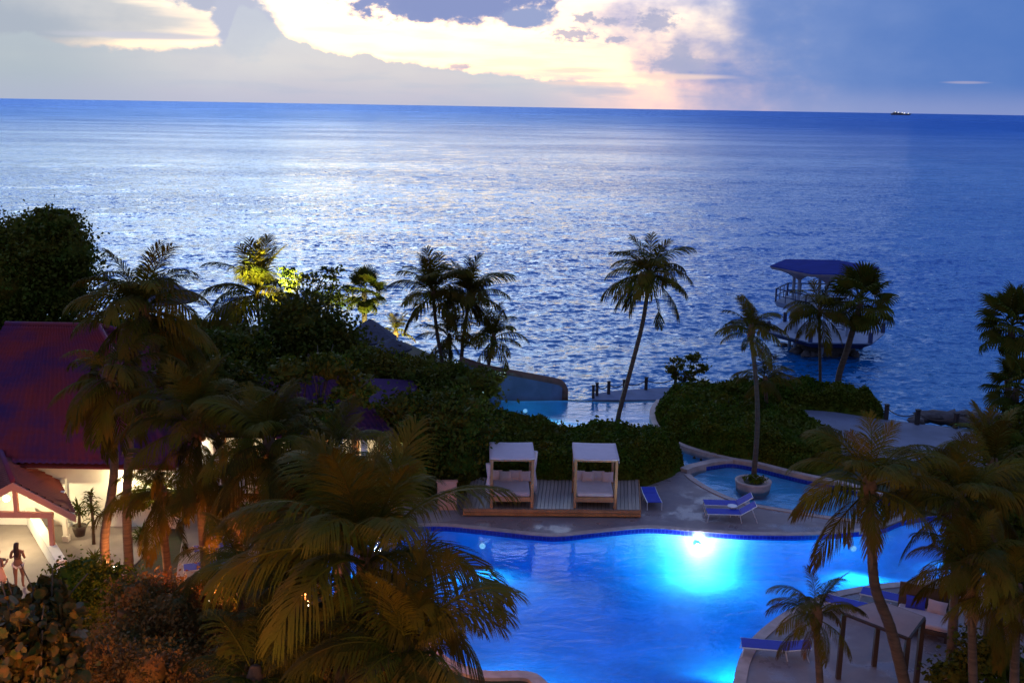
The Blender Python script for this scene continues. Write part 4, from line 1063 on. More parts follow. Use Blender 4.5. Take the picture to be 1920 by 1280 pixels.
d = (dB_ - dA).normalized()
for z0 in (.05, .19):
    mb = MB(do); a = dA + Vector((0, -.05, z0)); b = dB_ + Vector((0, -.05, z0)); mb.add([a, b, b + Vector((0, 0, .12)), a + Vector((0, 0, .12)), a + Vector((0, .04, 0)), b + Vector((0, .04, 0)), b + Vector((0, .04, .12)), a + Vector((0, .04, .12))], [(0, 1, 2, 3), (7, 6, 5, 4), (3, 2, 6, 7), (1, 5, 6, 2), (0, 3, 7, 4), (0, 4, 5, 1)]); mb.build('fascia_board', M['teak'], dk)
mb = MB(do); a = dB_ + Vector((.03, 0, .18)); b = dC + Vector((.03, 0, .18)); mb.box((a + b) / 2, (.04, (b - a).length, .3), rz=math.atan2(b.y - a.y, b.x - a.x) - math.pi / 2); mb.build('fascia_board', M['teak'], dk)

def pillow(q_, c, s, rx, rz, ry=0):
    """soft square cushion"""
    mt = Matrix.Translation(c) @ Matrix.Rotation(rz, 4, 'Z') @ Matrix.Rotation(rx, 4, 'X') @ Matrix.Rotation(ry, 4, 'Y'); n_ = 7; vs = []; fs = []
    for sgn in (-1, 1):
        for i in range(n_):
            for j in range(n_):
                u_, v_ = -1 + 2 * i / (n_ - 1), -1 + 2 * j / (n_ - 1); h_ = ((1 - u_ ** 4) * (1 - v_ ** 4)) ** .5 * .5
                vs.append(mt @ Vector((u_ * s[0] / 2 * (1 - .08 * (1 - abs(v_))) , sgn * h_ * s[1] * .5, v_ * s[2] / 2 * (1 - .08 * (1 - abs(u_))))))
    for k_, sgn in enumerate((-1, 1)):
        for i in range(n_ - 1):
            for j in range(n_ - 1):
                a = k_ * n_ * n_ + i * n_ + j; f_ = (a, a + n_, a + n_ + 1, a + 1); fs.append(f_ if sgn < 0 else f_[::-1])
    q_.add(vs, fs)
def daybed(label, cx_px, cy_px, rz, curtain=False):
    p = G(cx_px, cy_px, DZ); root = empty('day_bed', p, label, 'day bed', 'canopied day beds', rz)
    W_, D_, Hh = 1.62, 1.8, 2.06
    for sx in (-1, 1):
        for sy in (-1, 1):
            q = MB(); q.box((sx * W_ / 2, sy * D_ / 2, Hh / 2), (.11, .11, Hh), bev=.01); q.build('post', M['teak'], root)
        q = MB(); q.box((sx * W_ / 2, 0, .36), (.06, D_ - .12, .2)); q.build('side_rail', M['teak'], root)
        q = MB(); q.box((sx * W_ / 2, 0, Hh - .06), (.07, D_ - .12, .1)); q.build('top_rail', M['teak'], root)
    for sy in (-1, 1):
        q = MB(); q.box((0, sy * D_ / 2, .36), (W_ - .12, .06, .2)); q.build('front_rail', M['teak'], root)
        q = MB(); q.box((0, sy * D_ / 2, Hh - .06), (W_ - .12, .07, .1)); q.build('top_rail', M['teak'], root)
    q = MB(); q.box((0, 0, .40), (W_ - .1, D_ - .1, .06)); q.build('bed_base', M['darkwood'], root)
    q = MB(); q.box((0, -.02, .53), (W_ - .16, D_ - .1, .2), bev=.05); q.build('mattress', M['cushion'], root)
    # fabric roof, a little slack between the rails
    vs = []; fs = []; n_ = 11
    for i in range(n_):
        for j in range(n_):
            u_, v_ = -1 + 2 * i / (n_ - 1), -1 + 2 * j / (n_ - 1)
            vs.append((u_ * (W_ / 2 + .08), v_ * (D_ / 2 + .10), Hh + .05 - .055 * (1 - u_ * u_) * (1 + .5 * math.cos(v_ * 9)) * .6 + .02 * v_))
    m_ = n_ * n_; vs += [(a, b, c - .035) for a, b, c in vs]
    for i in range(n_ - 1):
        for j in range(n_ - 1):
            a = i * n_ + j; fs += [(a, a + n_, a + n_ + 1, a + 1), (m_ + a + 1, m_ + a + n_ + 1, m_ + a + n_, m_ + a)]
    for i in range(n_ - 1):
        fs += [(i * n_, m_ + i * n_, m_ + (i + 1) * n_, (i + 1) * n_), (i * n_ + n_ - 1, (i + 1) * n_ + n_ - 1, m_ + (i + 1) * n_ + n_ - 1, m_ + i * n_ + n_ - 1), (i, i + 1, m_ + i + 1, m_ + i), ((n_ - 1) * n_ + i, m_ + (n_ - 1) * n_ + i, m_ + (n_ - 1) * n_ + i + 1, (n_ - 1) * n_ + i + 1)]
    MB().add(vs, fs).build('canopy_fabric', M['fabric'], root, True)
    for sx in (-1, 1):
        q = MB(); q.box((sx * (W_ / 2 + .085), 0, Hh - .05), (.012, D_ + .2, .17)); q.build('valance', M['fabric'], root)
    for sy in (1,):
        q = MB(); q.box((0, sy * (D_ / 2 + .105), Hh - .05), (W_ + .17, .012, .17)); q.build('valance', M['fabric'], root)
    if curtain:
        for (cx, cy, hh_, z0) in ((W_ / 2 + .16, D_ / 2 - .25, 1.72, .12), (-W_ / 2 - .12, -D_ / 2 + .12, 1.2, .6)):
            q = MB(); pts_ = []
            q.lathe((cx, cy, z0), [(.14, 0), (.13, .35), (.05, hh_ * .52), (.10, hh_ * .75), (.13, hh_)], 9); q.build('curtain', M['fabric'], root, True)
    for k_, (cx, rz_, w_) in enumerate(((-.58, .25, .48), (-.22, -.15, .5), (.2, .1, .52), (.58, -.2, .48))):
        q = MB(); pillow(q, (cx, D_ / 2 - .28 - .12 * (k_ % 2), .63 + .20), (w_, .17, .42), R(-22), rz_, rz_ * .4); q.build('pillow', M['cushion'], root, True)
    return root
daybed('left canopied day bed with tied curtains and pink cushions on the timber deck', 958, 936, R(2), True)
daybed('right canopied day bed without curtains, beside the blue lounger end of the timber deck', 1113, 937, R(-1))
lpn = A(1233, 905, 40)

def lounger(label, p, rz, back=25, ln=1.95, group='blue sun loungers', z=0):
    root = empty('sun_lounger', Vector((p.x, p.y, z)), label, 'sun lounger', group, rz)
    for s in (-1, 1):
        q = MB(); q.tube([(-ln * .5, s * .3, .33), (ln * .22, s * .3, .33)], .022, 6); q.build('side_rail', M['metal'], root)
        for xx, dx in ((-ln * .46, -.06), (ln * .18, .08)):
            q = MB(); q.tube([(xx, s * .3, .33), (xx + dx, s * .3, .0)], .02, 6); q.build('leg', M['metal'], root)
    q = MB(); q.box((-ln * .14, 0, .345), (ln * .70, .58, .025), bev=.008); q.build('seat_sling', M['sling'], root)
    bl = ln * .36; a = R(back); q = MB(); q.box((ln * .215 + bl / 2 * math.cos(a), 0, .35 + bl / 2 * math.sin(a)), (bl, .58, .025), ry=-a, bev=.008); q.build('back_sling', M['sling'], root)
    q = MB(); q.tube([(ln * .215, -.3, .34), (ln * .215 + bl * math.cos(a), -.3, .34 + bl * math.sin(a)), (ln * .215 + bl * math.cos(a) + .01, .3, .34 + bl * math.sin(a)), (ln * .215, .3, .34)], .02, 6); q.build('back_frame', M['metal'], root)
    for s in (-1, 1): q = MB(); q.tube([(ln * .215 + bl * .7 * math.cos(a), s * .27, .34 + bl * .7 * math.sin(a)), (ln * .215 + bl * .95, s * .27, .0)], .016, 5); q.build('back_strut', M['metal'], root)
    return root
lounger('blue sun lounger with flat head end beside the right end of the timber deck', G(1221, 944), R(93), 8, 1.5)
lounger('farther of the two blue loungers on the deck point by the side pool', G(1362, 957), R(-2), 32, 1.9)
lounger('nearer of the two blue loungers on the deck point by the side pool', G(1368, 974), R(-2), 32, 1.9)
tb = empty('side_table', G(1372, 967), 'small white table between the two blue loungers on the deck point', 'table')
q = MB(); q.lathe((0, 0, .42), [(.2, 0), (.21, .015), (.2, .03)], 14); q.build('table_top', M['metal'], tb)
for k in range(3):
    a = k * 2.09; q = MB(); q.tube([(.04 * math.cos(a), .04 * math.sin(a), .42), (.17 * math.cos(a), .17 * math.sin(a), 0)], .014, 5); q.build('leg', M['metal'], tb)
lounger('blue sun lounger half under the small palm at the rim of the lower deck', G(1448, 1228), R(-8), 10, 1.9)
lounger('blue lounger behind the trunk of the near right coconut palm', G(1668, 1135), R(-28), 20, 1.9)
lounger('dim blue lounger under the fabric shade canopy on the lower deck', G(1600, 1150), R(-28), 14, 1.9)
# loungers on the garden terrace seen between fronds
lounger('blue lounger on the garden terrace between the lower left palms', G(412, 1040), R(20), 20, 1.8)
lounger('white framed lounger on the terrace beside the reddish palm trunk', G(395, 1075), R(20), 30, 1.8)

# salmon partition wall beside the timber deck
pw = A(838, 950, 40.5)
pp = empty('partition_wall', (G(838, 955).x, G(838, 955).y, 0), 'short salmon coloured wall panel lit orange at the left of the timber deck', 'wall')
q = MB(); q.box((0, 0, .6), (.78, .14, 1.2), rz=.08, bev=.012); q.build('wall_panel', M['salmon'], pp)
q = MB(); q.box((0, 0, 1.22), (.86, .2, .05), rz=.08); q.build('coping', M['salmon'], pp)

# planter bowl in the side pool
pc = G(1412, 908); pl = empty('round_planter', Vector((pc.x, pc.y, -.3)), 'round stone planter standing in the side pool around a palm trunk', 'planter')
q = MB(); q.lathe((0, 0, 0), [(.72, 0), (.76, .3), (.78, .42), (.80, .5), (.66, .5), (.64, .42)], 26); q.build('rim', M['kerb'], pl, True)
q = MB(); q.lathe((0, 0, .38), [(.65, 0), (.3, .06), (.02, .08)], 20); q.build('soil', M['soil'], pl)
gp = clump_points((0, 0, .62), (.5, .5, .16), 14, 26, .5); o = leaves('ground_plants', gp, .13, M['leaf_hedge'], pl)

# ------------------------------------------------------------------ lower right deck: fabric shade canopies and dark day bed
def shade(label, pxs, zt, posts=True, hh=2.15):
    P = [G(a, b, zt) for a, b in pxs]; c = sum(P, Vector()) / 4; root = empty('shade_canopy', (c.x, c.y, 0), label, 'canopy', 'fabric shade canopies'); o_ = Vector((c.x, c.y, 0))
    n_ = 9; vs = []; fs = []
    for i in range(n_):
        for j in range(n_):
            u_, v_ = i / (n_ - 1), j / (n_ - 1); p = P[0].lerp(P[1], u_).lerp(P[3].lerp(P[2], u_), v_); sag = .22 * 16 * u_ * (1 - u_) * v_ * (1 - v_) * .25
            vs.append(p + Vector((0, 0, -.0 + sag)) - o_)
    m_ = n_ * n_; vs += [a + Vector((0, 0, -.03)) for a in vs]
    for i in range(n_ - 1):
        for j in range(n_ - 1):
            a = i * n_ + j; fs += [(a, a + n_, a + n_ + 1, a + 1), (m_ + a + 1, m_ + a + n_ + 1, m_ + a + n_, m_ + a)]
    MB().add(vs, fs).build('canopy_fabric', M['canvas'], root, True)
    for k in range(4):
        a, b = P[k] - o_, P[(k + 1) % 4] - o_; q = MB(); q.tube([a + Vector((0, 0, -.05)), b + Vector((0, 0, -.05))], .055, 6); q.build('edge_beam', M['darkwood'], root)
        p = a * .97; q = MB(); q.box((p.x, p.y, (zt - .06) / 2), (.13, .13, zt - .06)); q.build('post', M['darkwood'], root)
    return root
shade('cream fabric shade canopy on dark posts behind the near right palm trunk', [(1580, 1146), (1650, 1124), (1733, 1155), (1704, 1194)], 2.1)
shade('second fabric shade canopy half hidden by the dark palms at the right edge', [(1790, 1120), (1860, 1100), (1880, 1130), (1822, 1160)], 2.1)
db = G(1728, 1180); dbr = empty('dark_day_bed', Vector((db.x, db.y, 0)), 'dark wooden day bed with a blue cushion beside the fabric shade canopy', 'day bed', None, R(-28))
q = MB(); q.box((0, 0, .28), (1.7, 1.3, .14), bev=.015); q.build('bed_frame', M['darkwood'], dbr)
q = MB(); q.box((0, -.02, .42), (1.6, 1.2, .16), bev=.04); q.build('mattress', M['cushion'], dbr)
for sx in (-1, 1):
    for sy in (-1, 1): q = MB(); q.box((sx * .78, sy * .58, .11), (.1, .1, .22)); q.build('leg', M['darkwood'], dbr)
q = MB(); q.box((0, .66, .75), (1.7, .07, .85), rx=R(-8)); q.build('headboard', M['darkwood'], dbr)
q = MB(); pillow(q, (-.3, .42, .68), (.6, .2, .42), R(-25), .1); q.build('pillow', M['sling'], dbr, True)
q = MB(); pillow(q, (.35, .42, .68), (.6, .2, .42), R(-25), -.1); q.build('pillow', M['cushion'], dbr, True)

# ------------------------------------------------------------------ pool lamps (fixtures on the pool walls, several added as unseen fill)
def pool_lamp(label, px, py, power, depth=.55, size=160, off=.18, tgt=(0, -4, -.55), col=(.72, .88, 1), r=.14, lens='lens_dim'):
    p = G(px, py); root = empty('pool_lamp', Vector((p.x, p.y - .12, -depth)), label, 'lamp', 'underwater pool lamps')
    q = MB(); q.lathe((0, 0, 0), [(.06, 0), (.09, .03), (.09, .05)], 14); o = q.build('housing', M['metal'], root, True); o.rotation_euler = (R(90), 0, 0)
    q = MB(); q.lathe((0, 0, .052), [(.12, 0), (.08, .03), (.01, .04)], 14); o = q.build('lens', M[lens], root, True); o.rotation_euler = (R(90), 0, 0)
    l_ = spot_light('lamp_light', (0, -off, 0), Vector((0, -off, 0)) + Vector(tgt), power, col, size, r, .5); l_.parent = root
    if px == 1308:
        bpy.data.objects.remove(l_); point_light('lamp_light', (0, -off, -.1), power, col, .12, root)
    return root
pool_lamp('brightest underwater lamp in the main pool wall below the deck point', 1308, 998, 720, .5, tgt=(0, -1.5, -1.3), size=165, off=.55, col=(1, .93, .9), lens='bulb_cool')
pool_lamp('underwater lamp in the main pool wall below the timber deck, behind palm fronds', 905, 995, 420, col=(.4, .9, 1))  # added fill for the pool's overall blue glow
pool_lamp('underwater lamp at the right end of the deck point behind the near palm trunk', 1600, 1000, 420, col=(.4, .9, 1))
pool_lamp('underwater lamp in the far right arm of the main pool', 1800, 975, 380, col=(.4, .9, 1))  # unseen lamp, added to fill this arm with light
pool_lamp('underwater lamp in the left arm of the main pool behind the big palm', 690, 1000, 320, col=(.4, .9, 1))  # fill lamp added out of sight for the glow
pool_lamp('small bright underwater lamp in the curved channel beside the hedge island', 1258, 822, 1500, .30, tgt=(-.6, .6, -.6), col=(.9, 1, 1))
pool_lamp('underwater lamp in the upper pool near the sea wall', 985, 757, 1500, .35, tgt=(.5, -3, -.2), col=(.8, 1, 1))  # unseen lamp added to lift the water towards its sky reflection brightness
# unseen fill lamps added in the near walls, shining back across the pool
for k_, (px, py, pw_) in enumerate(((1130, 1350, 420), (930, 1255, 330), (1405, 1225, 280), (1700, 1086, 200))):
    p = G(px, py); root = empty('pool_lamp', Vector((p.x, p.y + .5, -.7)), ['underwater lamp in the near wall of the main pool, below the frame', 'underwater lamp in the near left wall of the main pool beside the big palm', 'underwater lamp under the curved rim of the lower deck', 'underwater lamp under the straight rim of the lower deck'][k_], 'lamp', 'underwater pool lamps')
    q = MB(); q.lathe((0, 0, 0), [(.13, 0), (.13, .03), (.10, .05)], 12); o = q.build('housing', M['metal'], root); o.rotation_euler = (R(-90), 0, 0)
    l_ = spot_light('lamp_light', (0, .15, 0), (0, 4, -.4), pw_ * 1.5, (.08, .78, 1), 165, .14, .5); l_.parent = root

# ------------------------------------------------------------------ hedges
hedge('long dark hedge behind the two day beds', [(905, 905), (1000, 913), (1100, 915), (1195, 913), (1238, 902), (1272, 884), (1278, 866), (1250, 852), (1200, 840), (1120, 834), (1030, 830), (960, 815), (900, 800), (860, 840)], 1.35, edge=1.1)
hedge('big rounded hedge on the island between the upper pool and the side pool', [(1230, 775), (1236, 800), (1262, 824), (1300, 842), (1350, 858), (1420, 868), (1500, 888), (1560, 878), (1575, 850), (1540, 828), (1480, 800), (1400, 780), (1330, 765), (1262, 757)], 1.25, edge=1.3, bump_=.5)
hedge('far hedge along the seaside path with rope post at its tip', [(1440, 768), (1500, 768), (1560, 772), (1610, 778), (1652, 786), (1650, 770), (1620, 752), (1560, 738), (1480, 735), (1400, 740), (1330, 742), (1280, 745), (1262, 756), (1330, 762)], 1.0, edge=1.2, bump_=.5)
hedge('dark clipped bushes between the upper pool and the garden at the left', [(700, 800), (760, 830), (860, 850), (915, 815), (905, 775), (880, 755), (800, 748), (720, 750), (660, 770)], 1.9, edge=1.6, bump_=.6)
hedge('dark garden bushes left of the timber deck', [(760, 930), (860, 925), (905, 900), (900, 850), (840, 830), (760, 840), (735, 880)], 1.7, edge=1.3, bump_=.6)
hedge('low lit bushes on the lawn between the fan palm and the sea wall', [(600, 690), (700, 700), (800, 716), (870, 735), (880, 720), (800, 690), (720, 668), (620, 655)], .7, edge=1.0)
hedge('dark shoreline scrub behind the big tiled roof', [(-300, 650), (0, 650), (300, 650), (430, 655), (430, 635), (300, 625), (0, 625), (-300, 630)], 1.1, edge=1.0, leaf=.22, cat='scrub', name='scrub')

# ------------------------------------------------------------------ broadleaf trees
tree('big black green tree against the sea at the left edge', [(60, 470, 80, 72, 0), (115, 430, 42, 40, 1), (140, 480, 42, 50, 0), (20, 540, 90, 85, -1), (110, 550, 60, 62, 0), (-60, 480, 80, 80, 0), (85, 415, 30, 26, 1), (-30, 590, 80, 50, 0)], (70, 660), None, .26, 'leaf', 1.1, .74)
tree('dark spreading tree in front of the green lit palm', [(560, 610, 78, 62, 0), (545, 655, 60, 56, 0), (620, 650, 62, 62, 0), (560, 690, 80, 55, -1), (640, 700, 60, 48, -1), (520, 715, 50, 40, -1)], (565, 790), None, .22, 'leaf', 1.1, .72)
tree('sparse twiggy tree with sea showing through it, right of the green lit palm', [(566, 530, 32, 22, 0), (600, 548, 34, 28, 0), (612, 512, 30, 18, 0), (540, 512, 16, 18, 0), (640, 560, 30, 26, 0)], (585, 680), None, .20, 'leaf', .45, 0, spread=.28, shell=.3)
tree('dense garden tree under the tall palm over the roof', [(400, 700, 85, 60, 0), (340, 660, 70, 48, 1), (440, 650, 60, 42, 1), (470, 740, 70, 55, 0)], (410, 840), None, .22, 'leaf', 1.1, .72)
tree('bushy dark tree at the middle left above the restaurant roof', [(760, 720, 62, 42, 0), (700, 690, 55, 40, 0), (820, 730, 60, 40, 0), (880, 722, 52, 30, 0), (912, 728, 34, 22, 1.5), (855, 706, 40, 26, 1), (905, 712, 42, 26, 4), (800, 690, 46, 26, 4), (640, 730, 40, 34, 0)], (790, 830), 50, .2, 'leaf', 1.1, .74)
tree('dark rounded tree between the restaurant and the left day bed', [(810, 800, 80, 62, 0), (870, 790, 60, 58, 0), (770, 850, 50, 50, 0), (850, 860, 60, 50, 0), (750, 770, 50, 40, 0)], (820, 930), None, .2, 'leaf', 1.1, .74)
tree('leafy sapling beside the rope post at the end of the pier', [(1270, 684, 17, 18, 0), (1300, 680, 20, 17, 0), (1286, 706, 24, 14, 0), (1316, 690, 10, 10, 0), (1262, 700, 10, 10, 0)], (1288, 738), None, .17, 'leaf', .8, .0, name='sapling', trunk=.05, spread=.32, shell=.25)
tree('dark bush beside the lower palms at the right edge', [(1890, 820, 46, 34, 0), (1870, 850, 40, 26, 0), (1925, 850, 46, 44, 0), (1900, 780, 30, 24, 0)], (1895, 880), None, .18, 'leaf', 1.0, .7, name='bush', cat='bush')
tree('black leafy tree at the far right behind the dark palms', [(1890, 930, 60, 60, 0), (1860, 1000, 60, 60, 0), (1915, 1040, 50, 80, 0), (1760, 880, 45, 28, 2), (1800, 900, 55, 35, 2), (1900, 1150, 40, 90, 0)], (1880, 1220), 33, .17, 'leaf', 1.0, .76)
tree('low dark bush below the dark palms in the lower right corner', [(1860, 1230, 60, 50, 0), (1790, 1262, 50, 36, 0), (1910, 1270, 50, 50, 0)], (1850, 1300), 26, .15, 'leaf', 1.0, .74, name='bush', cat='bush')
tree('dark broad garden tree in front of the restaurant roof at the left', [(400, 720, 70, 46, 0), (350, 700, 60, 40, 0), (470, 745, 60, 46, 0), (420, 770, 60, 40, 0), (330, 660, 50, 36, 0)], (420, 930), 38.6, .2, 'leaf', 1.1, .74)
tree('dark garden tree over the middle of the restaurant roof', [(600, 780, 56, 34, 0), (540, 790, 50, 32, 0), (660, 735, 50, 26, 0), (620, 690, 40, 30, 0), (540, 700, 50, 28, 0)], (585, 930), 38.6, .2, 'leaf', 1.1, .74)
# orange lit shrubs of the foreground garden
def shrub(label, ells, Y, leaf, mat, nv=4, dens=1.0, name='shrub', core=.7, cat='shrub', **k):
    cx = sum(e[0] for e in ells) / len(ells); b = A(cx, 1200, Y); b.z = 0
    return tree(label, ells, None, Y, leaf, mat, dens, core, name, None, cat, nv, base=b, trunk=.09, **k)
shrub('orange lit shrub below the reddish palm trunk', [(330, 1150, 90, 60, 0), (270, 1120, 70, 42, .5), (400, 1190, 80, 60, 0), (250, 1190, 80, 60, -.5), (330, 1230, 90, 60, -1)], 26.0, .11, 'leaf_croton', 4, 1.5, spread=.38)
shrub('brown green shrub at the bottom centre under the big palm', [(520, 1220, 90, 62, 0), (450, 1250, 80, 60, -.5), (600, 1250, 90, 60, 0), (560, 1175, 60, 40, .6), (690, 1270, 90, 50, -.5)], 24.5, .11, 'leaf_croton', 4, 1.4, spread=.38)
shrub('yellow green feathery shrub left of the low wall end', [(150, 1085, 62, 42, 0), (200, 1105, 60, 44, 0), (110, 1120, 46, 40, -.4), (170, 1150, 70, 46, -.6)], 30.5, .12, 'leaf_hedge', 4, 1.4)
shrub('sea grape tree with big round leaves filling the lower left corner', [(40, 1190, 62, 50, 0), (100, 1185, 36, 36, .3), (110, 1240, 46, 38, 0), (60, 1265, 70, 44, 0), (-10, 1240, 50, 60, 0)], 17.5, .17, 'leaf_grape', 8, .62, core=.0, name='sea_grape_tree', cat='tree', spread=.5, shell=.2)
shrub('sea grape branch with round leaves at the rim of the lit path', [(95, 1108, 20, 18, 0), (75, 1140, 26, 20, 0), (8, 1125, 16, 22, 0), (20, 1160, 22, 24, 0)], 19.5, .20, 'leaf_grape', 8, 1.5, core=0, name='sea_grape_tree', cat='tree', spread=.45, shell=.2)
shrub('fine leaved orange shrub at the bottom edge between the sea grape and the big palm', [(260, 1255, 90, 50, 0), (360, 1285, 90, 36, 0), (190, 1240, 60, 50, 0), (170, 1290, 70, 40, 0)], 21.0, .09, 'leaf_croton', 4, 1.5, spread=.4)
shrub('dark understory shrub around the foot of the second leaning palm', [(450, 1120, 70, 46, 0), (500, 1090, 60, 40, 0), (400, 1135, 50, 36, 0)], 29.5, .12, 'leaf', 4, 1.3)
shrub('dark terrace shrub behind the reddish palm trunk', [(470, 985, 60, 42, 0), (540, 960, 60, 44, 0), (600, 1000, 60, 44, 0), (560, 1040, 60, 40, 0)], 35, .14, 'leaf', 4, 1.2)
shrub('shrub under the lit eave beside the potted plants', [(250, 935, 40, 24, 0), (300, 925, 46, 30, 0), (350, 935, 40, 30, 0)], 38.6, .14, 'leaf', 4, 1.1)

# ------------------------------------------------------------------ palms
TAU = 6.28318
palm_px('tall leaning coconut palm standing alone against the sea in the centre', (1217, 522), (1156, 806), 86, mids=[(1163, 765), (1186, 680), (1206, 600)], n=27, seed=3, r0=.15, r1=.10, nuts=7,
        classes=['up', 'up', 'up', 'high', 'high', 'high', 'high', 'high', 'mid', 'mid', 'mid', 'mid', 'mid', 'mid', 'mid', 'low', 'low', 'low', 'low', 'low', 'low', 'low', 'down', 'down', 'down', 'hang', 'down'])
palm_px('slim coconut palm growing from the round planter in the side pool', (1408, 628), (1413, 897), 64, mids=[(1420, 800), (1418, 720)], n=22, seed=8, r0=.14, r1=.09)
palm_px('low young coconut palm in the island hedge right of the planter palm', (1434, 722), (1442, 800), 58, n=14, seed=5, classes=['up', 'up', 'high', 'high', 'high', 'mid', 'mid', 'mid', 'low', 'low'])
palm_px('thin trunked palm in front of the left half of the sea tower', (1536, 590), (1538, 736), 70, n=20, seed=12, r0=.10, r1=.08, classes=['up', 'high', 'high', 'mid', 'mid', 'mid', 'low', 'low', 'low', 'down', 'down'])
fan_palm('thick trunked fan palm in front of the right half of the sea tower', (1614, 566), (1570, 738), 80, 24, 2, [(1574, 700), (1590, 650)])
fan_palm('big dark fan palm at the right edge above the shore rocks', (1898, 612), (1893, 800), 84, 30, 5, [(1890, 700)])
fan_palm('lower fan palm with hanging leaves at the right edge by the path', (1905, 728), (1900, 830), 76, 22, 9, [])
# right foreground
palm_px('near coconut palm with bent trunk over the right arm of the main pool', (1628, 922), (1705, 1330), 150, mids=[(1672, 1185), (1641, 1100), (1634, 1010)], Y=26.5, n=19, seed=4, r0=.20, r1=.11, fine=True, nuts=5, group='near coconut palms',
        classes=['up', 'high', 'high', 'high', 'mid', 'mid', 'mid', 'mid', 'low', 'low', 'low', 'low', 'down', 'down'])
palm_px('small coconut palm with upright fronds on the rim of the lower deck', (1530, 1165), (1545, 1330), 92, Y=25.5, n=16, seed=6, r0=.13, r1=.09, fine=True, group='near coconut palms', classes=['up', 'up', 'high', 'high', 'high', 'high', 'mid', 'mid', 'mid', 'mid', 'low', 'low', 'down'])
palm_px('dark coconut palm between the near bent palm and the right edge', (1800, 955), (1775, 1340), 150, mids=[(1790, 1120)], Y=27, n=24, seed=14, r0=.17, r1=.11, fine=True, group='near coconut palms')
palm_px('dark coconut palm at the right edge, highest crown of the right hand group', (1860, 890), (1850, 1330), 120, mids=[(1862, 1100)], Y=29, n=22, seed=15, r0=.17, r1=.11, group='near coconut palms')
palm_px('coconut palm with fronds hanging over the shade canopy', (1820, 1075), (1835, 1340), 130, Y=24.5, n=20, seed=16, r0=.15, r1=.10, fine=True, group='near coconut palms', classes=['up', 'high', 'mid', 'mid', 'low', 'low', 'down', 'down'])
palm_px('black coconut palm filling the lower right corner', (1905, 1130), (1910, 1340), 120, Y=24, n=18, seed=17, r0=.15, r1=.10, fine=True, group='near coconut palms')
# middle distance, left of centre
palm_px('coconut palm with the feathery crown at the left of the dark trio by the shore', (812, 556), (842, 735), 84, mids=[(822, 640)], n=24, seed=21, classes=['up', 'up', 'high', 'high', 'high', 'mid', 'mid', 'mid', 'low', 'low', 'low', 'down', 'down'])
palm_px('dense crowned coconut palm in the middle of the dark trio by the shore', (880, 562), (862, 735), 84, mids=[(868, 640)], n=26, seed=22)
palm_px('lower coconut palm leaning right in the dark trio by the shore', (925, 640), (905, 742), 66, n=20, seed=23)
palm_px('small slanting coconut palm between the yellow green palm and the dark trio', (842, 640), (850, 728), 60, n=16, seed=24)
palm_px('small yellow green palm lit from below on the lawn', (742, 628), (738, 690), 40, n=12, seed=25, r0=.1, r1=.08, classes=['up', 'up', 'high', 'high', 'mid', 'mid', 'low'])
fan_palm('fan palm with lit trunk foot in front of the thatched shelter', (683, 548), (684, 668), 54, 22, 12, [])
palm_px('bright green lit coconut palm with an upright frond against the sea', (482, 556), (490, 655), 116, n=20, seed=31, classes=['up', 'up', 'high', 'up', 'high', 'mid', 'mid', 'low', 'low', 'down', 'high', 'mid'])
# left, orange lit from the hotel garden
kw = dict(group='near coconut palms', r1=.12)
palm_px('tall coconut palm rising over the end of the big tiled roof', (268, 588), (242, 1062), 138, mids=[(238, 930), (250, 740)], n=28, seed=41, r0=.2, nuts=8, dead=2, **kw)
palm_px('coconut palm with drooping orange lit fronds, leaning trunk in front of the lit wall', (205, 712), (206, 1105), 125, mids=[(196, 1010), (214, 880)], n=24, seed=42, r0=.19, nuts=5, classes=['high', 'high', 'mid', 'mid', 'low', 'low', 'low', 'down', 'down', 'down', 'hang'], **kw)
palm_px('coconut palm with the reddish lit trunk above the orange shrub', (368, 812), (395, 1172), 140, mids=[(380, 1000)], n=24, seed=43, r0=.17, nuts=4, fine=True, **kw)
palm_px('coconut palm in front of the restaurant wing, second from the big near palm', (505, 850), (525, 1170), 142, mids=[(515, 1000)], n=25, seed=44, r0=.17, fine=True, Y=29, **kw)
palm_px('coconut palm standing behind the big near palm, beside the dark rounded tree', (620, 880), (640, 1150), 140, n=24, seed=45, r0=.16, fine=True, Y=30, **kw)
palm_px('short coconut palm left of the reddish trunk over the terrace', (300, 930), (320, 1120), 112, n=16, seed=46, r0=.15, fine=True, Y=32, classes=['high', 'mid', 'mid', 'low', 'low', 'down', 'hang'], **kw)
palm_px('biggest near coconut palm with fronds reaching over the left side of the main pool', (690, 1068), (690, 1500), 280, mids=[(695, 1270)], Y=21.5, n=26, seed=47, r0=.2, fine=True,
        classes=['up', 'up', 'up', 'high', 'high', 'high', 'high', 'high', 'mid', 'mid', 'mid', 'mid', 'low', 'low', 'low', 'low', 'down', 'down'], group='near coconut palms', r1=.13)
palm_px('near coconut palm at the bottom edge with fronds crossing the lower left of the pool', (770, 1240), (760, 1600), 215, Y=19.5, n=22, seed=48, r0=.18, fine=True, classes=['up', 'high', 'high', 'mid', 'mid', 'mid', 'low', 'low', 'low', 'down'], group='near coconut palms', r1=.13)
palm_px('near coconut palm with reddish frond stems at the bottom left of centre', (560, 1160), (560, 1500), 190, Y=22, n=18, seed=49, r0=.17, fine=True, classes=['up', 'high', 'high', 'mid', 'mid', 'low', 'low', 'down'], group='near coconut palms', r1=.12)
palm_px('coconut palm crown just below the reddish trunk foot at the bottom edge', (480, 1290), (480, 1560), 170, Y=20, n=16, seed=50, r0=.16, fine=True, classes=['high', 'high', 'mid', 'mid', 'low', 'low'], group='near coconut palms', r1=.12)

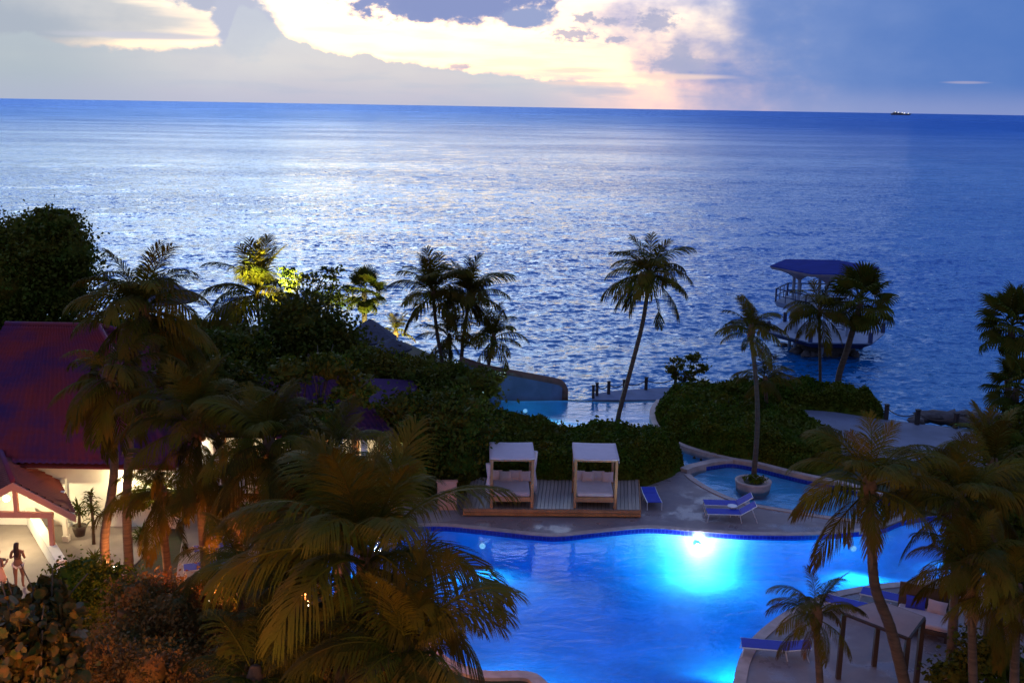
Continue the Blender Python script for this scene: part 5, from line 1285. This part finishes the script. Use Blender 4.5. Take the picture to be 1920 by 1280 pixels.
palm_px('coconut palm in the middle of the left palm group above the terrace', (440, 930), (455, 1150), 130, n=20, seed=51, r0=.15, fine=True, Y=31, **kw)
palm_px('coconut palm low over the terrace between the reddish trunk and the big palm', (560, 985), (570, 1170), 130, n=20, seed=52, r0=.15, fine=True, Y=28, **kw)
palm_px('coconut palm just left of the salmon wall panel', (715, 905), (725, 1010), 95, n=16, seed=53, r0=.14, fine=True, Y=34, **kw)
palm_px('coconut palm with olive fronds just above the orange shrub, right of the reddish trunk', (450, 1075), (462, 1230), 120, n=16, seed=54, r0=.14, fine=True, Y=26, **kw)
palm_px('coconut palm crown wedged between the big near palm and the dark rounded tree', (645, 960), (655, 1180), 135, n=18, seed=55, r0=.15, fine=True, Y=26.5, **kw)
# slender dracaena and cycad like plants by the lit eave, potted plants
def spiky(label, p, h, n, ln, name='dracaena', pot=False, cat='plant', stem=True, lo=-20):
    root = empty(name, p, label, cat, 'plants by the lit eave' if False else None)
    z0 = 0
    if pot:
        q = MB(); q.lathe((0, 0, 0), [(.17, 0), (.25, .3), (.27, .42), (.23, .42), (.21, .36)], 14); q.build('pot', M['terracotta'], root, True); z0 = .4
    if stem: q = MB(); q.tube([(0, 0, z0 - .05), (.03, 0, z0 + h * .5), (0, 0, z0 + h)], [.07, .055, .05], 7); q.build('stem', M['bark'], root, True)
    q = MB(); g = random.Random(int(p.x * 100))
    for i in range(n):
        az = i * 2.4; e = R(g.uniform(lo, 80)); w_ = .035; L_ = ln * g.uniform(.7, 1.1); d = Vector((math.cos(az) * math.cos(e), math.sin(az) * math.cos(e), math.sin(e))); s = Vector((-math.sin(az), math.cos(az), 0)) * w_
        o_ = Vector((0, 0, z0 + h * (g.uniform(.5, 1) if stem else g.uniform(0, .3)))); m_ = o_ + d * L_ * .55; t_ = m_ + (d + Vector((0, 0, -.8))).normalized() * L_ * .45
        q.add([o_ - s * .6, o_ + s * .6, m_ + s, m_ - s, t_], [(0, 1, 2, 3), (3, 2, 4)])
    q.build('leaves', M['fan'], root); return root
spiky('potted spiky plant beside the right eave tip of the canopy', G(150, 1004), .75, 46, .62, 'potted_plant', True)
spiky('tall dracaena with bushy foot right of the potted plant', G(176, 1020), 1.9, 90, .55)
spiky('dracaena against the bright wall under the eave', G(152, 935), 1.6, 60, .6)
spiky('dracaena behind the leaning trunk under the eave', G(228, 940), 1.7, 60, .6)
spiky('low leafy cycad at the foot of the leaning palm', G(178, 1062), .3, 60, .8, 'cycad', stem=False, lo=5)
spiky('cycad at the right side of the forecourt under the hanging fronds', G(268, 1012), .3, 56, .8, 'cycad', stem=False, lo=5)
spiky('cycad beside the seaside path behind the near right palms', G(1790, 868), .3, 60, 1.3, 'cycad', stem=False, lo=10)
spiky('small spiky plant left of the big lit palm on the low wall end', G(128, 1078), .2, 40, .6, 'cycad', stem=False, lo=5)

# ------------------------------------------------------------------ garden lights
def uplight(label, px, py, power, col, tgt, size=70, h0=.3):
    p = G(px, py); root = empty('garden_spotlight', p, label, 'lamp', 'garden uplights')
    q = MB(); q.tube([(0, 0, 0), (0, 0, h0)], .02, 6); q.build('spike', M['rail'], root)
    q = MB(); q.lathe((0, 0, h0), [(.05, 0), (.07, .12), (.06, .13)], 10); q.build('housing', M['rail'], root, True)
    q = MB(); q.lathe((0, 0, h0 + .132), [(.05, 0), (.03, .008), (.01, .01)], 10); q.build('lens', M['bulb'], root)
    l_ = spot_light('lamp_light', (0, 0, h0 + .2), Vector(tgt) + Vector((0, 0, h0)), power, col, size, .05, .4); l_.parent = root
uplight('garden uplight at the foot of the bright green lit palm', 466, 700, 60000, (.9, 1, .30), (.35, 2.4, 3.1), 66, 2.2)
uplight('garden uplight at the foot of the fan palm', 676, 690, 2600, (.95, 1, .35), (.1, .9, 1.6), 110, .9)
uplight('garden uplight below the small yellow green palm', 742, 704, 3200, (1, .95, .3), (0, .7, 1.6), 120, .9)
def lamp_post(label, x_, y_, h, power, col):
    root = empty('lamp_post', (x_, y_, 0), label, 'lamp', 'garden lamp posts of the hotel')
    q = MB(); q.tube([(0, 0, 0), (0, 0, h)], .05, 8); q.build('pole', M['rail'], root, True)
    gs = 1.0 if h > 4 else .38
    q = MB(); q.lathe((0, 0, h), [(.05 * gs, 0), (.16 * gs, .1 * gs), (.18 * gs, .3 * gs), (.12 * gs, .42 * gs)], 12); q.build('lamp_globe', M['bulb'], root, True)
    q = MB(); q.lathe((0, 0, h + .42 * gs), [(.24 * gs, 0), (.1 * gs, .1 * gs), (.02, .14 * gs)], 12); q.build('lamp_cap', M['rail'], root)
    point_light('lamp_light', (0, .45, h + .2), power, col, .2, root)
WARM = (1, .42, .13)
lamp_post('tall hotel forecourt lamp post behind the viewpoint', 3.0, 2.0, 11.0, 3000, (1, .52, .22))
lamp_post('low garden lamp among the shrubs by the reddish palm trunk', -8.4, 27.6, 2.3, 850, (1, .30, .08))
lamp_post('low garden lamp hidden behind the big near palm', -5.6, 27.4, 2.3, 650, (1, .32, .09))
lamp_post('low garden lamp at the foot of the leaning palm beside the forecourt', -12.6, 31.8, 1.3, 300, (1, .36, .11))
lamp_post('hotel garden lamp post below the lower left corner of the view', -9.5, 9.5, 6.0, 3600, WARM)
lamp_post('hotel garden lamp post below the bottom centre of the view', -2.0, 9.0, 6.5, 200, WARM)
lamp_post('hotel garden lamp post below the lower right corner of the view', 8.0, 9.0, 6.5, 500, (1, .62, .25))

# ------------------------------------------------------------------ people
def skin_mesh(name, nodes, edges, mat, parent, sub=2):
    """nodes: dict name -> (pos, radius)"""
    keys = list(nodes); me = bpy.data.meshes.new(name); me.from_pydata([nodes[k][0] for k in keys], [(keys.index(a), keys.index(b)) for a, b in edges], [])
    o = bpy.data.objects.new(name, me); COL.objects.link(o)
    md = o.modifiers.new('skin', 'SKIN')
    for i, k in enumerate(keys):
        r_ = nodes[k][1]; r_ = r_ if isinstance(r_, tuple) else (r_, r_); me.skin_vertices[0].data[i].radius = r_
        me.skin_vertices[0].data[i].use_root = (i == 0)
    s = o.modifiers.new('sub', 'SUBSURF'); s.levels = sub; s.render_levels = sub
    dg = bpy.context.evaluated_depsgraph_get(); dg.update()
    m2 = bpy.data.meshes.new_from_object(o.evaluated_get(dg)); bpy.data.objects.remove(o)
    m2.polygons.foreach_set('use_smooth', [True] * len(m2.polygons)); m2.name = name; m2.materials.clear()
    return link(name, m2, mat, parent)
def person(label, p, yaw, lower='shorts'):
    root = empty('person', p, label, 'person', None, yaw)   # faces local +Y (away from the camera at yaw 0)
    n = {'pelvis': ((0, 0, .92), (.125, .10)), 'waist': ((0, 0, 1.05), (.10, .08)), 'chest': ((0, .01, 1.24), (.125, .09)), 'neck0': ((0, .0, 1.38), (.06, .055)), 'neck': ((0, .01, 1.44), .045), 'head0': ((0, .03, 1.50), (.065, .07)), 'head': ((0, .03, 1.585), (.075, .09)), 'crown': ((0, .01, 1.65), .05)}
    e = [('pelvis', 'waist'), ('waist', 'chest'), ('chest', 'neck0'), ('neck0', 'neck'), ('neck', 'head0'), ('head0', 'head'), ('head', 'crown')]
    for s, nm in ((-1, 'l'), (1, 'r')):
        st = .16 * s                                      # mid stride
        n.update({nm + 'hip': ((.085 * s, 0, .86), .095), nm + 'thigh': ((.09 * s, .05 * s, .66), .08), nm + 'knee': ((.085 * s, .09 * s + .02, .47), .055), nm + 'calf': ((.08 * s, .08 * s - .02, .32), .052), nm + 'ankle': ((.075 * s, .10 * s - .04, .08), .033), nm + 'foot': ((.08 * s, .10 * s + .07, .035), .032),
                  nm + 'sh': ((.165 * s, 0, 1.34), .055), nm + 'elbow': ((.235 * s, -.01, 1.10), .038), nm + 'wrist': ((.12 * s, .20, 1.13), .025), nm + 'palm': ((.08 * s, .27, 1.17), .03)})
        e += [('pelvis', nm + 'hip'), (nm + 'hip', nm + 'thigh'), (nm + 'thigh', nm + 'knee'), (nm + 'knee', nm + 'calf'), (nm + 'calf', nm + 'ankle'), (nm + 'ankle', nm + 'foot'), ('neck0', nm + 'sh'), (nm + 'sh', nm + 'elbow'), (nm + 'elbow', nm + 'wrist'), (nm + 'wrist', nm + 'palm')]
        for k in range(4):
            n[f'{nm}f{k}'] = (((.08 - .02 * k + .01) * s, .33, 1.20 - .018 * k), .010); n[f'{nm}g{k}'] = (((.055 - .02 * k + .01) * s, .355, 1.225 - .018 * k), .009)
            e += [(nm + 'palm', f'{nm}f{k}'), (f'{nm}f{k}', f'{nm}g{k}')]
        n[nm + 'th'] = ((.10 * s, .27, 1.215), .011); n[nm + 'th2'] = ((.09 * s, .30, 1.245), .010); e += [(nm + 'palm', nm + 'th'), (nm + 'th', nm + 'th2')]
    skin_mesh('body', n, e, M['skin'], root, 2)
    q = MB()
    for s in (-1, 1): q.lathe((.028 * s, .112, 1.575), [(.004, -.008), (.012, 0), (.004, .008)], 6)
    q.build('eyes', M['hair'], root); q = MB(); q.box((0, .125, 1.555), (.018, .03, .035), bev=.005); q.build('nose', M['skin'], root); q = MB(); q.box((0, .112, 1.525), (.04, .012, .01)); q.build('mouth', M['top'], root)
    hn = {'a': ((0, .0, 1.66), .055), 'b': ((0, -.025, 1.60), (.09, .085)), 'c': ((0, -.06, 1.50), (.085, .06)), 'd': ((.01, -.085, 1.38), (.10, .045)), 'e': ((.02, -.10, 1.24), (.085, .035)), 'f': ((.03, -.10, 1.15), .03)}
    skin_mesh('hair', hn, [('a', 'b'), ('b', 'c'), ('c', 'd'), ('d', 'e'), ('e', 'f')], M['hair'], root, 2)
    if lower == 'shorts':
        c = {'p': ((0, 0, .95), (.155, .12))}; ed = []
        for s, nm in ((-1, 'l'), (1, 'r')): c[nm + 'h'] = ((.085 * s, 0, .86), .118); c[nm + 't'] = ((.092 * s, .03 * s, .74), .105); ed += [('p', nm + 'h'), (nm + 'h', nm + 't')]
        skin_mesh('shorts', c, ed, M['shorts'], root, 2)
        skin_mesh('top', {'a': ((0, 0, 1.02), (.115, .095)), 'b': ((0, .005, 1.14), (.12, .10)), 'c': ((0, .01, 1.27), (.14, .105))}, [('a', 'b'), ('b', 'c')], M['top'], root, 2)
    else:
        q = MB(); q.lathe((0, 0, 0), [(.235, .58), (.20, .70), (.165, .85), (.135, 1.0), (.13, 1.12), (.15, 1.26), (.10, 1.36)], 18); q.build('dress', M['dress'], root, True)
    return root
person('person in white shorts with long dark hair walking away towards the canopy', G(38, 1103, .012), R(4))
person('person in a short peach dress at the left edge of the lit path, facing right', G(2, 1118, .012), R(-25), 'dress')
